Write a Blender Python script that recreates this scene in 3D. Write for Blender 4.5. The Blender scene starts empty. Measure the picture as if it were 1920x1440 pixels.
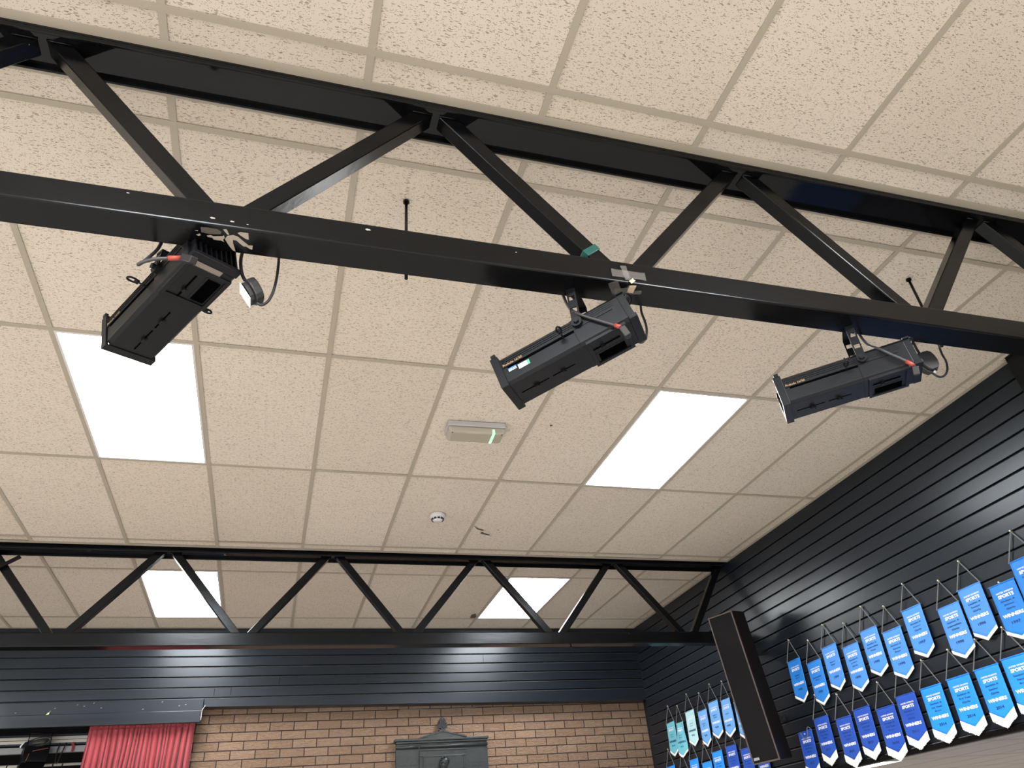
import bpy, bmesh, math, random
from mathutils import Vector as V, Matrix

random.seed(7)
S = bpy.context.scene
COL = S.collection
H = 4.0                       # main ceiling height

# ------------------------------------------------------------ camera
cam = bpy.data.cameras.new('camera')
cam.sensor_fit = 'HORIZONTAL'; cam.sensor_width = 36.0; cam.lens = 25.873
cam.clip_start = 0.05; cam.clip_end = 100
camo = bpy.data.objects.new('camera', cam); COL.objects.link(camo)
yaw, pit, rol = 0.3334, 0.5849, -0.0945
cy_, sy_, cp_, sp_ = math.cos(yaw), math.sin(yaw), math.cos(pit), math.sin(pit)
F_ = V((sy_*cp_, cy_*cp_, sp_)); R0 = V((cy_, -sy_, 0)); U0 = R0.cross(F_)
R_ = R0*math.cos(rol) + U0*math.sin(rol); U_ = U0*math.cos(rol) - R0*math.sin(rol)
mc = Matrix((R_, U_, -F_)).transposed().to_4x4(); mc.translation = V((-0.1136, -3.0326, 1.8101))
camo.matrix_world = mc
S.camera = camo

# ------------------------------------------------------------ world, exposure, added daylight and room light
S.view_settings.view_transform = 'Standard'; S.view_settings.look = 'None'
S.view_settings.gamma = 1.0; S.view_settings.use_curve_mapping = False
S.view_settings.exposure = 0.17
S.cycles.use_denoising = True
S.cycles.max_bounces = 10; S.cycles.diffuse_bounces = 5; S.cycles.glossy_bounces = 5
S.cycles.sample_clamp_indirect = 6.0
w = bpy.data.worlds.new('world'); S.world = w; w.use_nodes = True
w.node_tree.nodes['Background'].inputs[0].default_value = (0.75, 0.85, 1.0, 1)
w.node_tree.nodes['Background'].inputs[1].default_value = 1.2

PANEL_E = 25.0
DAYLIGHT_FILL_W = 190.0
def area(name, loc, rot, sx, sy, power, col):
    l = bpy.data.lights.new(name, 'AREA'); l.shape = 'RECTANGLE'; l.size = sx; l.size_y = sy
    l.energy = power; l.color = col
    o = bpy.data.objects.new(name, l); COL.objects.link(o); o.location = loc; o.rotation_euler = rot
    return o
# added area lamps at unseen, assumed windows behind the camera and at left
for i, x in enumerate((-6.6, -3.4, -0.2)):
    area('daylight_fill_front', (x, -9.93, 2.0), (math.radians(78), 0, 0), 2.3, 1.6, DAYLIGHT_FILL_W, (0.95, 0.97, 1.0))
area('daylight_fill_left', (-8.93, -4.0, 2.0), (math.radians(78), 0, math.radians(-90)), 2.6, 1.6, DAYLIGHT_FILL_W*0.9, (0.95, 0.97, 1.0))
for y in (-3.0, 2.0, 7.0):  # unseen lamps added to brighten the aisle ceiling
    area('aisle_fill', (9.5, y, 2.44), (0, 0, 0), 0.6, 1.2, 130.0, (1.0, 0.985, 0.96))
# the hall's other ceiling panels, behind the camera and past the left edge
for (x, y) in ((-0.91, -3.5), (2.1, -3.5), (-3.95, -3.5), (-3.95, 0.61), (-6.9, -3.5), (-6.9, 0.61), (-0.91, -7.4), (-3.95, -7.4), (2.1, -7.4)):
    area('panel_light', (x, y, H-0.03), (0, 0, 0), 0.57, 1.2, 165.0, (1.0, 0.985, 0.97))

# ------------------------------------------------------------ mesh helpers
class MB:
    def __init__(s): s.bm = bmesh.new(); s.mi = 0
    def face(s, vs):
        try:
            f = s.bm.faces.new(vs); f.material_index = s.mi; return f
        except ValueError: return None
    def poly(s, pts): return s.face([s.bm.verts.new(p) for p in pts])
    def obox(s, c, ax, hs):
        c = V(c); a, b, d = [V(x)*h for x, h in zip(ax, hs)]
        v = [s.bm.verts.new(c + a*i + b*j + d*k) for i in (-1, 1) for j in (-1, 1) for k in (-1, 1)]
        for q in ((0,1,3,2),(4,6,7,5),(0,4,5,1),(2,3,7,6),(0,2,6,4),(1,5,7,3)): s.face([v[i] for i in q])
        return s
    def box(s, x0, x1, y0, y1, z0, z1):
        return s.obox(((x0+x1)/2, (y0+y1)/2, (z0+z1)/2), ((1,0,0),(0,1,0),(0,0,1)), ((x1-x0)/2, (y1-y0)/2, (z1-z0)/2))
    def bar(s, p0, p1, w, h, side):
        p0, p1 = V(p0), V(p1); d = (p1-p0); L = d.length; d.normalize()
        b = V(side); b = (b - d*b.dot(d)).normalized(); n = d.cross(b)
        return s.obox((p0+p1)/2, (d, b, n), (L/2, w/2, h/2))
    def prism(s, pts, vec, cap=True):
        a = [s.bm.verts.new(p) for p in pts]; b = [s.bm.verts.new(V(p)+V(vec)) for p in pts]
        n = len(pts)
        for i in range(n): s.face([a[i], a[(i+1)%n], b[(i+1)%n], b[i]])
        if cap: s.face(a[::-1]); s.face(b)
        return s
    def tube(s, pts, r, seg=8, closed=False):
        pts = [V(p) for p in pts]; n = len(pts); rings = []
        ref = V((0.31, 0.17, 0.93))
        for i, p in enumerate(pts):
            if closed: d = pts[(i+1)%n]-pts[i-1]
            else: d = pts[min(i+1, n-1)] - pts[max(i-1, 0)]
            d.normalize()
            a = d.cross(ref)
            if a.length < 1e-3: a = d.cross(V((1,0,0)))
            a.normalize(); b = d.cross(a)
            rr = r[i] if isinstance(r, (list, tuple)) else r
            rings.append([s.bm.verts.new(p + a*rr*math.cos(t) + b*rr*math.sin(t)) for t in [2*math.pi*k/seg for k in range(seg)]])
        m = n if closed else n-1
        for i in range(m):
            A, B = rings[i], rings[(i+1)%n]
            for k in range(seg): s.face([A[k], A[(k+1)%seg], B[(k+1)%seg], B[k]])
        if not closed: s.face(rings[0][::-1]); s.face(rings[-1])
        return s
    def cyl(s, p0, p1, r, seg=16): return s.tube([p0, p1], r, seg)
    def sphere(s, c, r, sc=(1,1,1), seg=10):
        c = V(c); rows = []
        for i in range(seg+1):
            t = math.pi*i/seg
            rows.append([s.bm.verts.new(c + V((r*sc[0]*math.sin(t)*math.cos(p), r*sc[1]*math.sin(t)*math.sin(p), r*sc[2]*math.cos(t)))) for p in [2*math.pi*k/(seg*2) for k in range(seg*2)]])
        for i in range(seg):
            for k in range(seg*2):
                s.face([rows[i][k], rows[i+1][k], rows[i+1][(k+1)%(seg*2)], rows[i][(k+1)%(seg*2)]])
        bmesh.ops.remove_doubles(s.bm, verts=[v for v in s.bm.verts if (v.co-c).length < r*2.5], dist=1e-6)
        return s
    def build(s, name, mats, parent=None, smooth=False, bevel=0, seg=2):
        me = bpy.data.meshes.new(name)
        bmesh.ops.recalc_face_normals(s.bm, faces=s.bm.faces[:])
        s.bm.to_mesh(me); s.bm.free()
        for m in (mats if isinstance(mats, (list, tuple)) else [mats]): me.materials.append(m)
        if smooth: me.polygons.foreach_set('use_smooth', [True]*len(me.polygons))
        o = bpy.data.objects.new(name, me); COL.objects.link(o)
        if parent: o.parent = parent
        if bevel:
            b = o.modifiers.new('bevel', 'BEVEL'); b.width = bevel; b.segments = seg; b.limit_method = 'ANGLE'; b.angle_limit = 0.6
            if hasattr(b, 'harden_normals'): b.harden_normals = False
        return o

def thing(name, label, cat, loc=(0,0,0), group=None, mat=None):
    o = bpy.data.objects.new(name, None); COL.objects.link(o); o.empty_display_size = 0.1
    if mat is not None: o.matrix_world = mat
    else: o.location = loc
    o['label'] = label; o['category'] = cat
    if group: o['group'] = group
    return o
def tag(o, label, cat, group=None):
    o['label'] = label; o['category'] = cat
    if group: o['group'] = group
    return o
def struct(o, label, cat):
    o['kind'] = 'structure'; o['label'] = label; o['category'] = cat; return o

# smooth curve through points
def spline(pts, n=6):
    P = [V(p) for p in pts]; P = [P[0]*2-P[1]] + P + [P[-1]*2-P[-2]]; out = []
    for i in range(1, len(P)-2):
        for k in range(n):
            t = k/n; a, b, c, d = P[i-1:i+3]
            out.append(0.5*((2*b) + (c-a)*t + (2*a-5*b+4*c-d)*t*t + (3*b-a-3*c+d)*t**3))
    out.append(P[-2]); return out

# text as plain mesh geometry, cached:  list of (verts, faces) fitted to unit box (-.5..+.5)
_tx = {}
def text_geo(s, off=0.0, shear=0.0):
    key = (s, off)
    if key not in _tx:
        c = bpy.data.curves.new('t', 'FONT'); c.body = s; c.size = 1; c.offset = off; c.resolution_u = 2
        o = bpy.data.objects.new('t', c); COL.objects.link(o)
        dg = bpy.context.evaluated_depsgraph_get()
        me = bpy.data.meshes.new_from_object(o.evaluated_get(dg))
        vs = [v.co.copy() for v in me.vertices]; fs = [tuple(p.vertices) for p in me.polygons]
        COL.objects.unlink(o); bpy.data.objects.remove(o); bpy.data.curves.remove(c); bpy.data.meshes.remove(me)
        x0, x1 = min(v.x for v in vs), max(v.x for v in vs); y0, y1 = min(v.y for v in vs), max(v.y for v in vs)
        vs = [((v.x-x0)/(x1-x0)-.5, (v.y-y0)/(y1-y0)-.5) for v in vs]
        _tx[key] = (vs, fs)
    return _tx[key]
def put_text(mb, s, fn, cx, cy, w, h, off=0.02):
    vs, fs = text_geo(s, off)
    bv = [mb.bm.verts.new(fn(cx+x*w, cy+y*h)) for x, y in vs]
    for f in fs: mb.face([bv[i] for i in f])

# ------------------------------------------------------------ materials
def mat(name, col=(0.5,0.5,0.5), rough=0.5, metal=0.0, spec=0.5):
    m = bpy.data.materials.new(name); m.use_nodes = True; nt = m.node_tree
    b = nt.nodes['Principled BSDF']
    b.inputs['Base Color'].default_value = (*col, 1); b.inputs['Roughness'].default_value = rough
    b.inputs['Metallic'].default_value = metal; b.inputs['Specular IOR Level'].default_value = spec
    return m, nt, b
def N(nt, t, **kw):
    n = nt.nodes.new(t)
    for k, v in kw.items():
        if hasattr(n, k): setattr(n, k, v)
        else: n.inputs[k].default_value = v
    return n
def L(nt, a, b): nt.links.new(a, b)
def math_(nt, op, a, b=None, c=None):
    n = N(nt, 'ShaderNodeMath', operation=op)
    for i, x in enumerate((a, b, c)):
        if x is None: continue
        if isinstance(x, (int, float)): n.inputs[i].default_value = x
        else: L(nt, x, n.inputs[i])
    return n.outputs[0]
def coords(nt, scale=(1,1,1)):
    tc = N(nt, 'ShaderNodeTexCoord'); mp = N(nt, 'ShaderNodeMapping'); mp.inputs['Scale'].default_value = scale
    L(nt, tc.outputs['Object'], mp.inputs['Vector']); return mp.outputs[0]
def mixc(nt, fac, a, b):
    n = N(nt, 'ShaderNodeMix', data_type='RGBA')
    for sock, x in ((n.inputs[0], fac), (n.inputs[6], a), (n.inputs[7], b)):
        if isinstance(x, (int, float)): sock.default_value = x
        elif isinstance(x, tuple): sock.default_value = (*x, 1)
        else: L(nt, x, sock)
    return n.outputs[2]
def bump(nt, b, h, dist=0.001, strength=1.0):
    n = N(nt, 'ShaderNodeBump'); n.inputs['Distance'].default_value = dist; n.inputs['Strength'].default_value = strength
    L(nt, h, n.inputs['Height']); L(nt, n.outputs[0], b.inputs['Normal'])

def paint(name, col, rough, wave=0.0004, chips=0.0, spec=0.5, stretch=(6, 30, 30)):
    """gloss paint with brush waviness, slight roughness mottling and tiny chips"""
    m, nt, b = mat(name, col, rough, 0, spec); b.inputs['Specular Tint'].default_value = (0.84, 0.92, 1.0, 1)  # bluish tint put into the reflections for cooler light
    n1 = N(nt, 'ShaderNodeTexNoise', Scale=1.0, Detail=4.0); L(nt, coords(nt, stretch), n1.inputs['Vector'])
    bump(nt, b, n1.outputs[0], wave, 1.0)
    n2 = N(nt, 'ShaderNodeTexNoise', Scale=2.0, Detail=1.0); L(nt, coords(nt), n2.inputs['Vector'])
    mr = N(nt, 'ShaderNodeMapRange'); mr.inputs['To Min'].default_value = rough*0.92; mr.inputs['To Max'].default_value = rough*1.08
    L(nt, n2.outputs[0], mr.inputs['Value']); L(nt, mr.outputs[0], b.inputs['Roughness'])
    if chips:
        v = N(nt, 'ShaderNodeTexVoronoi', Scale=9.0, Randomness=1.0); L(nt, coords(nt), v.inputs['Vector'])
        n3 = N(nt, 'ShaderNodeTexNoise', Scale=1.6, Detail=1.0); L(nt, coords(nt), n3.inputs['Vector'])
        f = math_(nt, 'LESS_THAN', v.outputs['Distance'], math_(nt, 'MULTIPLY', math_(nt, 'SUBTRACT', n3.outputs[0], 0.45), chips))
        L(nt, mixc(nt, f, col, (0.32, 0.31, 0.29)), b.inputs['Base Color'])
    return m

M = {}
M['steel'] = paint('black_gloss_steel', (0.003, 0.003, 0.0034), 0.22, 0.0006, 0.10, 0.26)
M['mirror_steel'] = paint('black_polished_paint', (0.004, 0.004, 0.005), 0.06, 0.0002, 0.0, 0.30)
M['board'] = paint('black_board_paint', (0.0085, 0.0115, 0.0165), 0.30, 0.00008, 0.0, 0.42, (2, 2, 26))  # cool light mixed into the base colour as a blue cast
M['chip'] = mat('pale_chip', (0.30, 0.29, 0.27), 0.7)[0]
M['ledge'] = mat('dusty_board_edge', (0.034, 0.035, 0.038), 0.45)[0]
M['lamp'] = paint('black_lamp_coating', (0.005, 0.005, 0.0062), 0.40, 0.0002, 0.0, 0.25, (40, 40, 40))
M['lamp_dark'] = mat('lamp_recess_black', (0.0012, 0.0012, 0.0015), 0.9, 0, 0.0)[0]  # near-black colour paints the shade inside slots and grooves
M['rubber'] = mat('black_rubber', (0.012, 0.012, 0.013), 0.55)[0]
M['grey_cable'] = mat('grey_cable', (0.032, 0.032, 0.036), 0.45)[0]
M['red_sleeve'] = mat('red_sleeve', (0.30, 0.045, 0.03), 0.5)[0]
M['gold_print'] = mat('gold_print', (0.32, 0.20, 0.09), 0.5)[0]
M['white_paper'] = mat('white_label', (0.72, 0.76, 0.78), 0.5)[0]
M['blue_print'] = mat('blue_print', (0.02, 0.16, 0.62), 0.5)[0]
M['green_print'] = mat('green_print', (0.07, 0.42, 0.24), 0.5)[0]
M['ink'] = mat('dark_ink', (0.03, 0.04, 0.06), 0.6)[0]
M['chrome'] = mat('bright_metal', (0.62, 0.65, 0.68), 0.3, 1.0)[0]
M['steel_tape'] = mat('bare_primer', (0.36, 0.32, 0.27), 0.7)[0]
M['tee'] = mat('beige_tee', (0.385, 0.35, 0.285), 0.5)[0]
M['white_plastic'] = mat('white_plastic', (0.62, 0.62, 0.62), 0.4)[0]
M['grey_plastic'] = mat('grey_plastic', (0.42, 0.41, 0.42), 0.45)[0]
M['cream_metal'] = mat('cream_rail', (0.70, 0.69, 0.62), 0.35)[0]
M['grey_beam'] = mat('grey_beam', (0.36, 0.37, 0.39), 0.5)[0]
M['stage_black'] = mat('stage_black', (0.006, 0.006, 0.008), 0.8)[0]
M['cream_wall'] = mat('cream_wall', (0.22, 0.21, 0.20), 0.8)[0]
M['blue_wall'] = mat('blue_wall', (0.03, 0.10, 0.26), 0.7)[0]
M['cord'] = mat('pale_cord', (0.135, 0.14, 0.15), 0.6)[0]
M['pin'] = mat('brass_pin', (0.75, 0.70, 0.52), 0.35, 0.6)[0]
M['felt'] = mat('white_felt', (0.78, 0.80, 0.78), 0.85)[0]
M['white_letter'] = mat('white_letter', (0.74, 0.76, 0.84), 0.7)[0]
M['navy_letter'] = mat('navy_letter', (0.006, 0.035, 0.13), 0.7)[0]
M['plaque_text'] = mat('plaque_relief', (0.035, 0.042, 0.046), 0.35, 0.2)[0]
M['yellow_scrap'] = mat('yellow_green_paper', (0.60, 0.72, 0.28), 0.6)[0]
M['spk_case'] = paint('dark_brown_cabinet', (0.009, 0.007, 0.006), 0.40, 0.0002, 0.0, 0.25)
M['spk_edge'] = mat('worn_brown_edge', (0.075, 0.058, 0.05), 0.5)[0]
M['green_tape'] = mat('green_tape', (0.005, 0.075, 0.062), 0.4)[0]

def emis(name, col, st):
    m, nt, b = mat(name, (0.8,0.8,0.8), 0.4)
    b.inputs['Emission Color'].default_value = (*col, 1); b.inputs['Emission Strength'].default_value = st
    return m
M['panel'] = emis('lit_panel', (1.0, 0.985, 0.96), PANEL_E)
M['green_led'] = emis('green_led', (0.0, 0.85, 0.33), 0.75)

# clear tape: thin film, mostly transparent, glossy
m, nt, b = mat('clear_tape', (0.55, 0.53, 0.48), 0.22)
b.inputs['Alpha'].default_value = 0.17
M['tape'] = m
m, nt, b = mat('emergency_lens', (0.58, 0.54, 0.44), 0.25)
b.inputs['Transmission Weight'].default_value = 0.35; M['lens'] = m

# speaker cloth: fine weave
m, nt, b = mat('black_speaker_cloth', (0.007, 0.0067, 0.0075), 0.9, 0, 0.15)
wv = N(nt, 'ShaderNodeTexVoronoi', Scale=420.0); L(nt, coords(nt), wv.inputs['Vector']); bump(nt, b, wv.outputs['Distance'], 0.0008)
M['cloth'] = m

# cast bronze plaque
m, nt, b = mat('dark_cast_bronze', (0.026, 0.031, 0.034), 0.42, 0.25)
n1 = N(nt, 'ShaderNodeTexNoise', Scale=14.0, Detail=6.0); L(nt, coords(nt), n1.inputs['Vector'])
L(nt, mixc(nt, n1.outputs[0], (0.016, 0.020, 0.022), (0.045, 0.052, 0.054)), b.inputs['Base Color']); bump(nt, b, n1.outputs[0], 0.003)
M['bronze'] = m

# curtain velvet
m, nt, b = mat('red_curtain', (0.30, 0.042, 0.054), 0.8)
b.inputs['Sheen Weight'].default_value = 0.08
n1 = N(nt, 'ShaderNodeTexNoise', Scale=90.0, Detail=3.0); L(nt, coords(nt), n1.inputs['Vector']); bump(nt, b, n1.outputs[0], 0.0006)
M['curtain'] = m

# pennant cloths
def cloth(name, c):
    m, nt, b = mat(name, c, 0.62); b.inputs['Sheen Weight'].default_value = 0.08
    n1 = N(nt, 'ShaderNodeTexNoise', Scale=60.0, Detail=4.0); L(nt, coords(nt), n1.inputs['Vector'])
    d = tuple(x*0.88 for x in c)
    L(nt, mixc(nt, n1.outputs[0], d, c), b.inputs['Base Color']); bump(nt, b, n1.outputs[0], 0.0006); return m
M['mid'] = cloth('mid_blue_satin', (0.055, 0.26, 0.74))
M['bright'] = cloth('bright_blue_satin', (0.006, 0.20, 0.68))
M['royal'] = cloth('royal_blue_satin', (0.0015, 0.068, 0.46))
M['azure'] = cloth('azure_satin', (0.004, 0.27, 0.93))
M['teal'] = cloth('faded_teal_satin', (0.13, 0.45, 0.56))
M['aqua'] = cloth('pale_aqua_satin', (0.42, 0.70, 0.76))
M['light'] = cloth('light_blue_satin', (0.13, 0.37, 0.80))

# fissured mineral-fibre tile
m, nt, b = mat('fissured_ceiling_tile', (0.6, 0.52, 0.42), 0.9, 0, 0.2)
at = N(nt, 'ShaderNodeAttribute'); at.attribute_name = 'tone'
co = coords(nt)
wa = N(nt, 'ShaderNodeTexNoise', Scale=34.0, Detail=2.0); L(nt, co, wa.inputs['Vector'])
warp = N(nt, 'ShaderNodeVectorMath', operation='MULTIPLY_ADD'); L(nt, wa.outputs['Color'], warp.inputs[0]); warp.inputs[1].default_value = (0.026, 0.020, 0); L(nt, co, warp.inputs[2])
mpw = N(nt, 'ShaderNodeMapping'); mpw.inputs['Scale'].default_value = (45, 185, 1); L(nt, warp.outputs[0], mpw.inputs['Vector'])
vw = N(nt, 'ShaderNodeTexVoronoi', Scale=1.0, Randomness=1.0); L(nt, mpw.outputs[0], vw.inputs['Vector'])
sep = N(nt, 'ShaderNodeSeparateColor'); L(nt, vw.outputs['Color'], sep.inputs[0])
worm = math_(nt, 'MULTIPLY', math_(nt, 'LESS_THAN', vw.outputs['Distance'], 0.27), math_(nt, 'GREATER_THAN', sep.outputs[0], 0.26))
mpp = N(nt, 'ShaderNodeMapping'); mpp.inputs['Scale'].default_value = (185, 215, 1); L(nt, co, mpp.inputs['Vector'])
vp = N(nt, 'ShaderNodeTexVoronoi', Scale=1.0, Randomness=1.0); L(nt, mpp.outputs[0], vp.inputs['Vector'])
sep2 = N(nt, 'ShaderNodeSeparateColor'); L(nt, vp.outputs['Color'], sep2.inputs[0])
pin = math_(nt, 'MULTIPLY', math_(nt, 'LESS_THAN', vp.outputs['Distance'], 0.28), math_(nt, 'GREATER_THAN', sep2.outputs[1], 0.38))
hole = math_(nt, 'MAXIMUM', worm, pin)
st = N(nt, 'ShaderNodeTexNoise', Scale=2.2, Detail=5.0); L(nt, co, st.inputs['Vector'])
base = mixc(nt, st.outputs[0], (0.65, 0.595, 0.515), (0.60, 0.545, 0.465))
tone = N(nt, 'ShaderNodeMix', data_type='RGBA', blend_type='MULTIPLY'); tone.inputs[0].default_value = 1.0
L(nt, base, tone.inputs[6]); L(nt, at.outputs['Color'], tone.inputs[7])
L(nt, mixc(nt, math_(nt, 'MULTIPLY', hole, 0.68), tone.outputs[2], (0.13, 0.11, 0.09)), b.inputs['Base Color'])  # pits painted darker to carry the shade inside them
bump(nt, b, math_(nt, 'SUBTRACT', 1.0, hole), 0.0015, 0.4)
M['tile'] = m

# wood floor
m, nt, b = mat('wood_block_floor', (0.40, 0.35, 0.29), 0.4)
br = N(nt, 'ShaderNodeTexBrick', Scale=1.0); br.inputs['Color1'].default_value = (0.47, 0.44, 0.40, 1); br.inputs['Color2'].default_value = (0.41, 0.38, 0.345, 1)
br.inputs['Mortar'].default_value = (0.16, 0.10, 0.06, 1); br.inputs['Brick Width'].default_value = 0.9; br.inputs['Row Height'].default_value = 0.09; br.inputs['Mortar Size'].default_value = 0.002
L(nt, coords(nt), br.inputs['Vector']); L(nt, br.outputs[0], b.inputs['Base Color'])
M['floor'] = m

# rock-faced tan brick
m, nt, b = mat('tan_rockface_brick', (0.4, 0.25, 0.16), 0.85, 0, 0.25)
tc = N(nt, 'ShaderNodeTexCoord'); sx = N(nt, 'ShaderNodeSeparateXYZ'); L(nt, tc.outputs['Object'], sx.inputs[0])
cb = N(nt, 'ShaderNodeCombineXYZ')
L(nt, math_(nt, 'SUBTRACT', sx.outputs[0], 1.6235-0.217*30), cb.inputs[0]); L(nt, math_(nt, 'SUBTRACT', sx.outputs[2], 2.7095-0.0763*20), cb.inputs[1])
br = N(nt, 'ShaderNodeTexBrick', Scale=1.0, offset=0.5, offset_frequency=2)
br.inputs['Brick Width'].default_value = 0.217; br.inputs['Row Height'].default_value = 0.0763; br.inputs['Mortar Size'].default_value = 0.0045; br.inputs['Mortar Smooth'].default_value = 0.1
br.inputs['Color1'].default_value = (0.32, 0.222, 0.158, 1); br.inputs['Color2'].default_value = (0.262, 0.175, 0.120, 1); br.inputs['Mortar'].default_value = (0.050, 0.038, 0.034, 1)
L(nt, cb.outputs[0], br.inputs['Vector'])
mpn = N(nt, 'ShaderNodeMapping'); mpn.inputs['Scale'].default_value = (1.0, 1.0, 2.6); L(nt, tc.outputs['Object'], mpn.inputs['Vector'])
n1 = N(nt, 'ShaderNodeTexNoise', Scale=26.0, Detail=4.0, Distortion=1.2); L(nt, mpn.outputs[0], n1.inputs['Vector'])
n2 = N(nt, 'ShaderNodeTexNoise', Scale=5.0, Detail=3.0); L(nt, tc.outputs['Object'], n2.inputs['Vector'])
mm = N(nt, 'ShaderNodeMix', data_type='RGBA', blend_type='MULTIPLY'); mm.inputs[0].default_value = 0.45
L(nt, br.outputs[0], mm.inputs[6]); L(nt, n1.outputs[0], mm.inputs[7]); L(nt, mm.outputs[2], b.inputs['Base Color'])
ht = math_(nt, 'ADD', math_(nt, 'MULTIPLY', n1.outputs[0], 0.8), math_(nt, 'MULTIPLY', br.outputs['Fac'], -1.0))
bump(nt, b, ht, 0.022, 1.0)
M['brick'] = m

# ------------------------------------------------------------ room shell
XL, XR, YF, YB = -9.0, 3.72, -10.0, 4.789
o = MB().box(XL, 13.2, YF, 12.2, -0.1, 0.0).build('floor', M['floor']); struct(o, 'brown wood block floor of the hall', 'floor')
o = MB().box(5.0, 9.6, 0.2, 3.2, 0.0, 0.008).build('floor_blue_patch', mat('blue_reflection_patch', (0.02, 0.085, 0.26), 0.95)[0]); struct(o, 'unseen blue patch added to the aisle floor for reflections', 'floor')  # added out of view so the beams reflect blue
TX = [3.614, 3.024, 2.400, 1.800, 1.203, 0.603, 0.0, -0.610, -1.217, -1.826] + [-1.826-0.606*k for k in range(1, 12)]
TX = [XR] + TX + [XL]
ROWS = [(2.80, 3.064), (3.064, 4.307), (4.307, 4.65),
        (-1.355, -1.243), (-1.243, 0.0), (0.0, 1.230), (1.230, 2.455), (2.455, 2.545),
        (-1.654, -1.545), (-2.884, -1.654), (-4.114, -2.884), (-5.344, -4.114), (-6.574, -5.344), (-7.804, -6.574), (-9.034, -7.804), (YF, -9.034)]
PANELS = [(-0.610, 0.0, 1.230), (2.400, 0.0, 1.230), (-0.610, 3.064, 4.307), (2.400, 3.064, 4.307)]   # right X, y0, y1
mb = MB(); lay = mb.bm.loops.layers.float_color.new('tone')
rt = random.Random(3)
for i in range(len(TX)-1):
    x1, x0 = TX[i], TX[i+1]
    for (y0, y1) in ROWS:
        if any(abs(x1-p[0]) < .01 and abs(y0-p[1]) < .01 for p in PANELS): continue
        z = H + 0.001 + rt.random()*0.0025
        tl = (rt.random()-.5)*0.004
        n0 = len(mb.bm.faces)
        vs0 = len(mb.bm.verts)
        mb.box(x0+0.004, x1-0.004, y0+0.004, y1-0.004, z, z+0.016)
        mb.bm.verts.ensure_lookup_table(); mb.bm.faces.ensure_lookup_table()
        for v in mb.bm.verts[vs0:]: v.co.z += tl*(1 if v.co.y < (y0+y1)/2 else -1)
        t = 0.95 + 0.09*rt.random(); wv_ = (rt.random()-.5)*0.03
        for f in mb.bm.faces[n0:]:
            for lp in f.loops: lp[lay] = (t, t*(1-wv_*.3), t*(1-wv_), 1)
n0 = len(mb.bm.faces)
mb.mi = 1; mb.box(XL, XR+.15, YF, YB+.1, H+0.25, H+0.32); mb.mi = 0
ceil = mb.build('ceiling', [M['tile'], M['stage_black']]); struct(ceil, 'suspended ceiling of cream fissured mineral tiles', 'ceiling')
mb = MB()
def tee_x(y, w=0.024, x0=XL, x1=XR): mb.box(x0, x1, y-w/2, y+w/2, H-0.0025, H+0.0005)
def tee_y(x, y0, y1, w=0.024): mb.box(x-w/2, x+w/2, y0, y1, H-0.002, H+0.0008)
for y in (-1.243, 0.0, 1.230, 2.455, 3.064, 4.307, -1.654, -2.884, -4.114, -5.344, -6.574, -7.804, -9.034): tee_x(y)
for y, w in ((-1.5355, 0.031), (-1.3645, 0.031), (2.5545, 0.031), (2.782, 0.046), (4.641, 0.02)): tee_x(y, w)
for x in TX[1:-1]:
    for y0, y1 in ((2.80, 4.65), (-1.355, 2.545), (YF, -1.545)): tee_y(x, y0, y1)
for y0, y1 in ((2.80, 4.65), (-1.355, 2.545), (YF, -1.545)): tee_y(XR-0.012, y0, y1)
mb.build('ceiling_grid', M['tee'], ceil)
# damp stains / small damage marks on the tiles
mb = MB()
def blot(x, y, pts): mb.poly([(x+a, y+b_, H-0.0008-0.001) for a, b_ in pts])
blot(1.214, 1.976, [(0,0),(.046,.056),(.098,.078),(.101,.088),(.085,.094),(.040,.066)])
blot(1.298, 2.104, [(0,0),(.012,-.008),(.034,.014),(.090,.044),(.084,.052),(.030,.034),(.006,.026)])
blot(1.408, 2.040, [(0,0),(.026,-.002),(.024,.008),(.004,.010)])
blot(1.312, 0.476, [(0,0),(.016,-.004),(.022,.008),(.008,.014)])
blot(1.735, 4.285, [(0,0),(-.012,-.10),(.020,-.15),(.050,-.06),(.065,-.035),(.066,.002)])
mb.build('tile_damage', mat('brown_tile_damage', (0.10, 0.075, 0.055), 0.9)[0], ceil)

# matchboard bulkheads (real boards with shadow gaps)
def board_profile(z_top, z_bot, grooves):
    pr = [(0.0, z_top)]
    for g in grooves:
        if g < z_bot+.02 or g > z_top-.02: continue
        pr += [(0.0, g+0.001), (0.030, g+0.001), (0.030, g-0.009), (0.004, g-0.009), (0.0, g-0.015)]
    pr.append((0.0, z_bot)); return pr
GR = [3.903-0.0917*k for k in range(30)]
mb = MB()
pr = board_profile(H, 2.225, GR)
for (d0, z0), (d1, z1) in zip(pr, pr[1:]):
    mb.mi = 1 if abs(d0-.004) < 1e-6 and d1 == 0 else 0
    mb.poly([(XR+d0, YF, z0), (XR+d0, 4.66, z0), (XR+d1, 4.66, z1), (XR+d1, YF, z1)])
mb.mi = 0
mb.box(XR+0.034, XR+0.05, YF, YB+.11, 2.225, H+.2)
mb.poly([(XR, YF, 2.225), (XR, YB, 2.225), (XR+.02, YB, 2.225), (XR+.02, YF, 2.225)])
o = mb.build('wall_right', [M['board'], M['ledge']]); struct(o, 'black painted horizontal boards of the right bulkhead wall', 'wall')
# rounded bottom capping of the right bulkhead
o = MB().prism([(XR-0.010, YF, 2.225), (XR-0.010, YF, 2.262), (XR+.01, YF, 2.270), (XR+.01, YF, 2.220)], (0, 4.64-YF, 0)).build('trim_1', M['steel'], bevel=0.006)
struct(o, 'black glossy bottom rail under the right bulkhead boards', 'rail')
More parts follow.
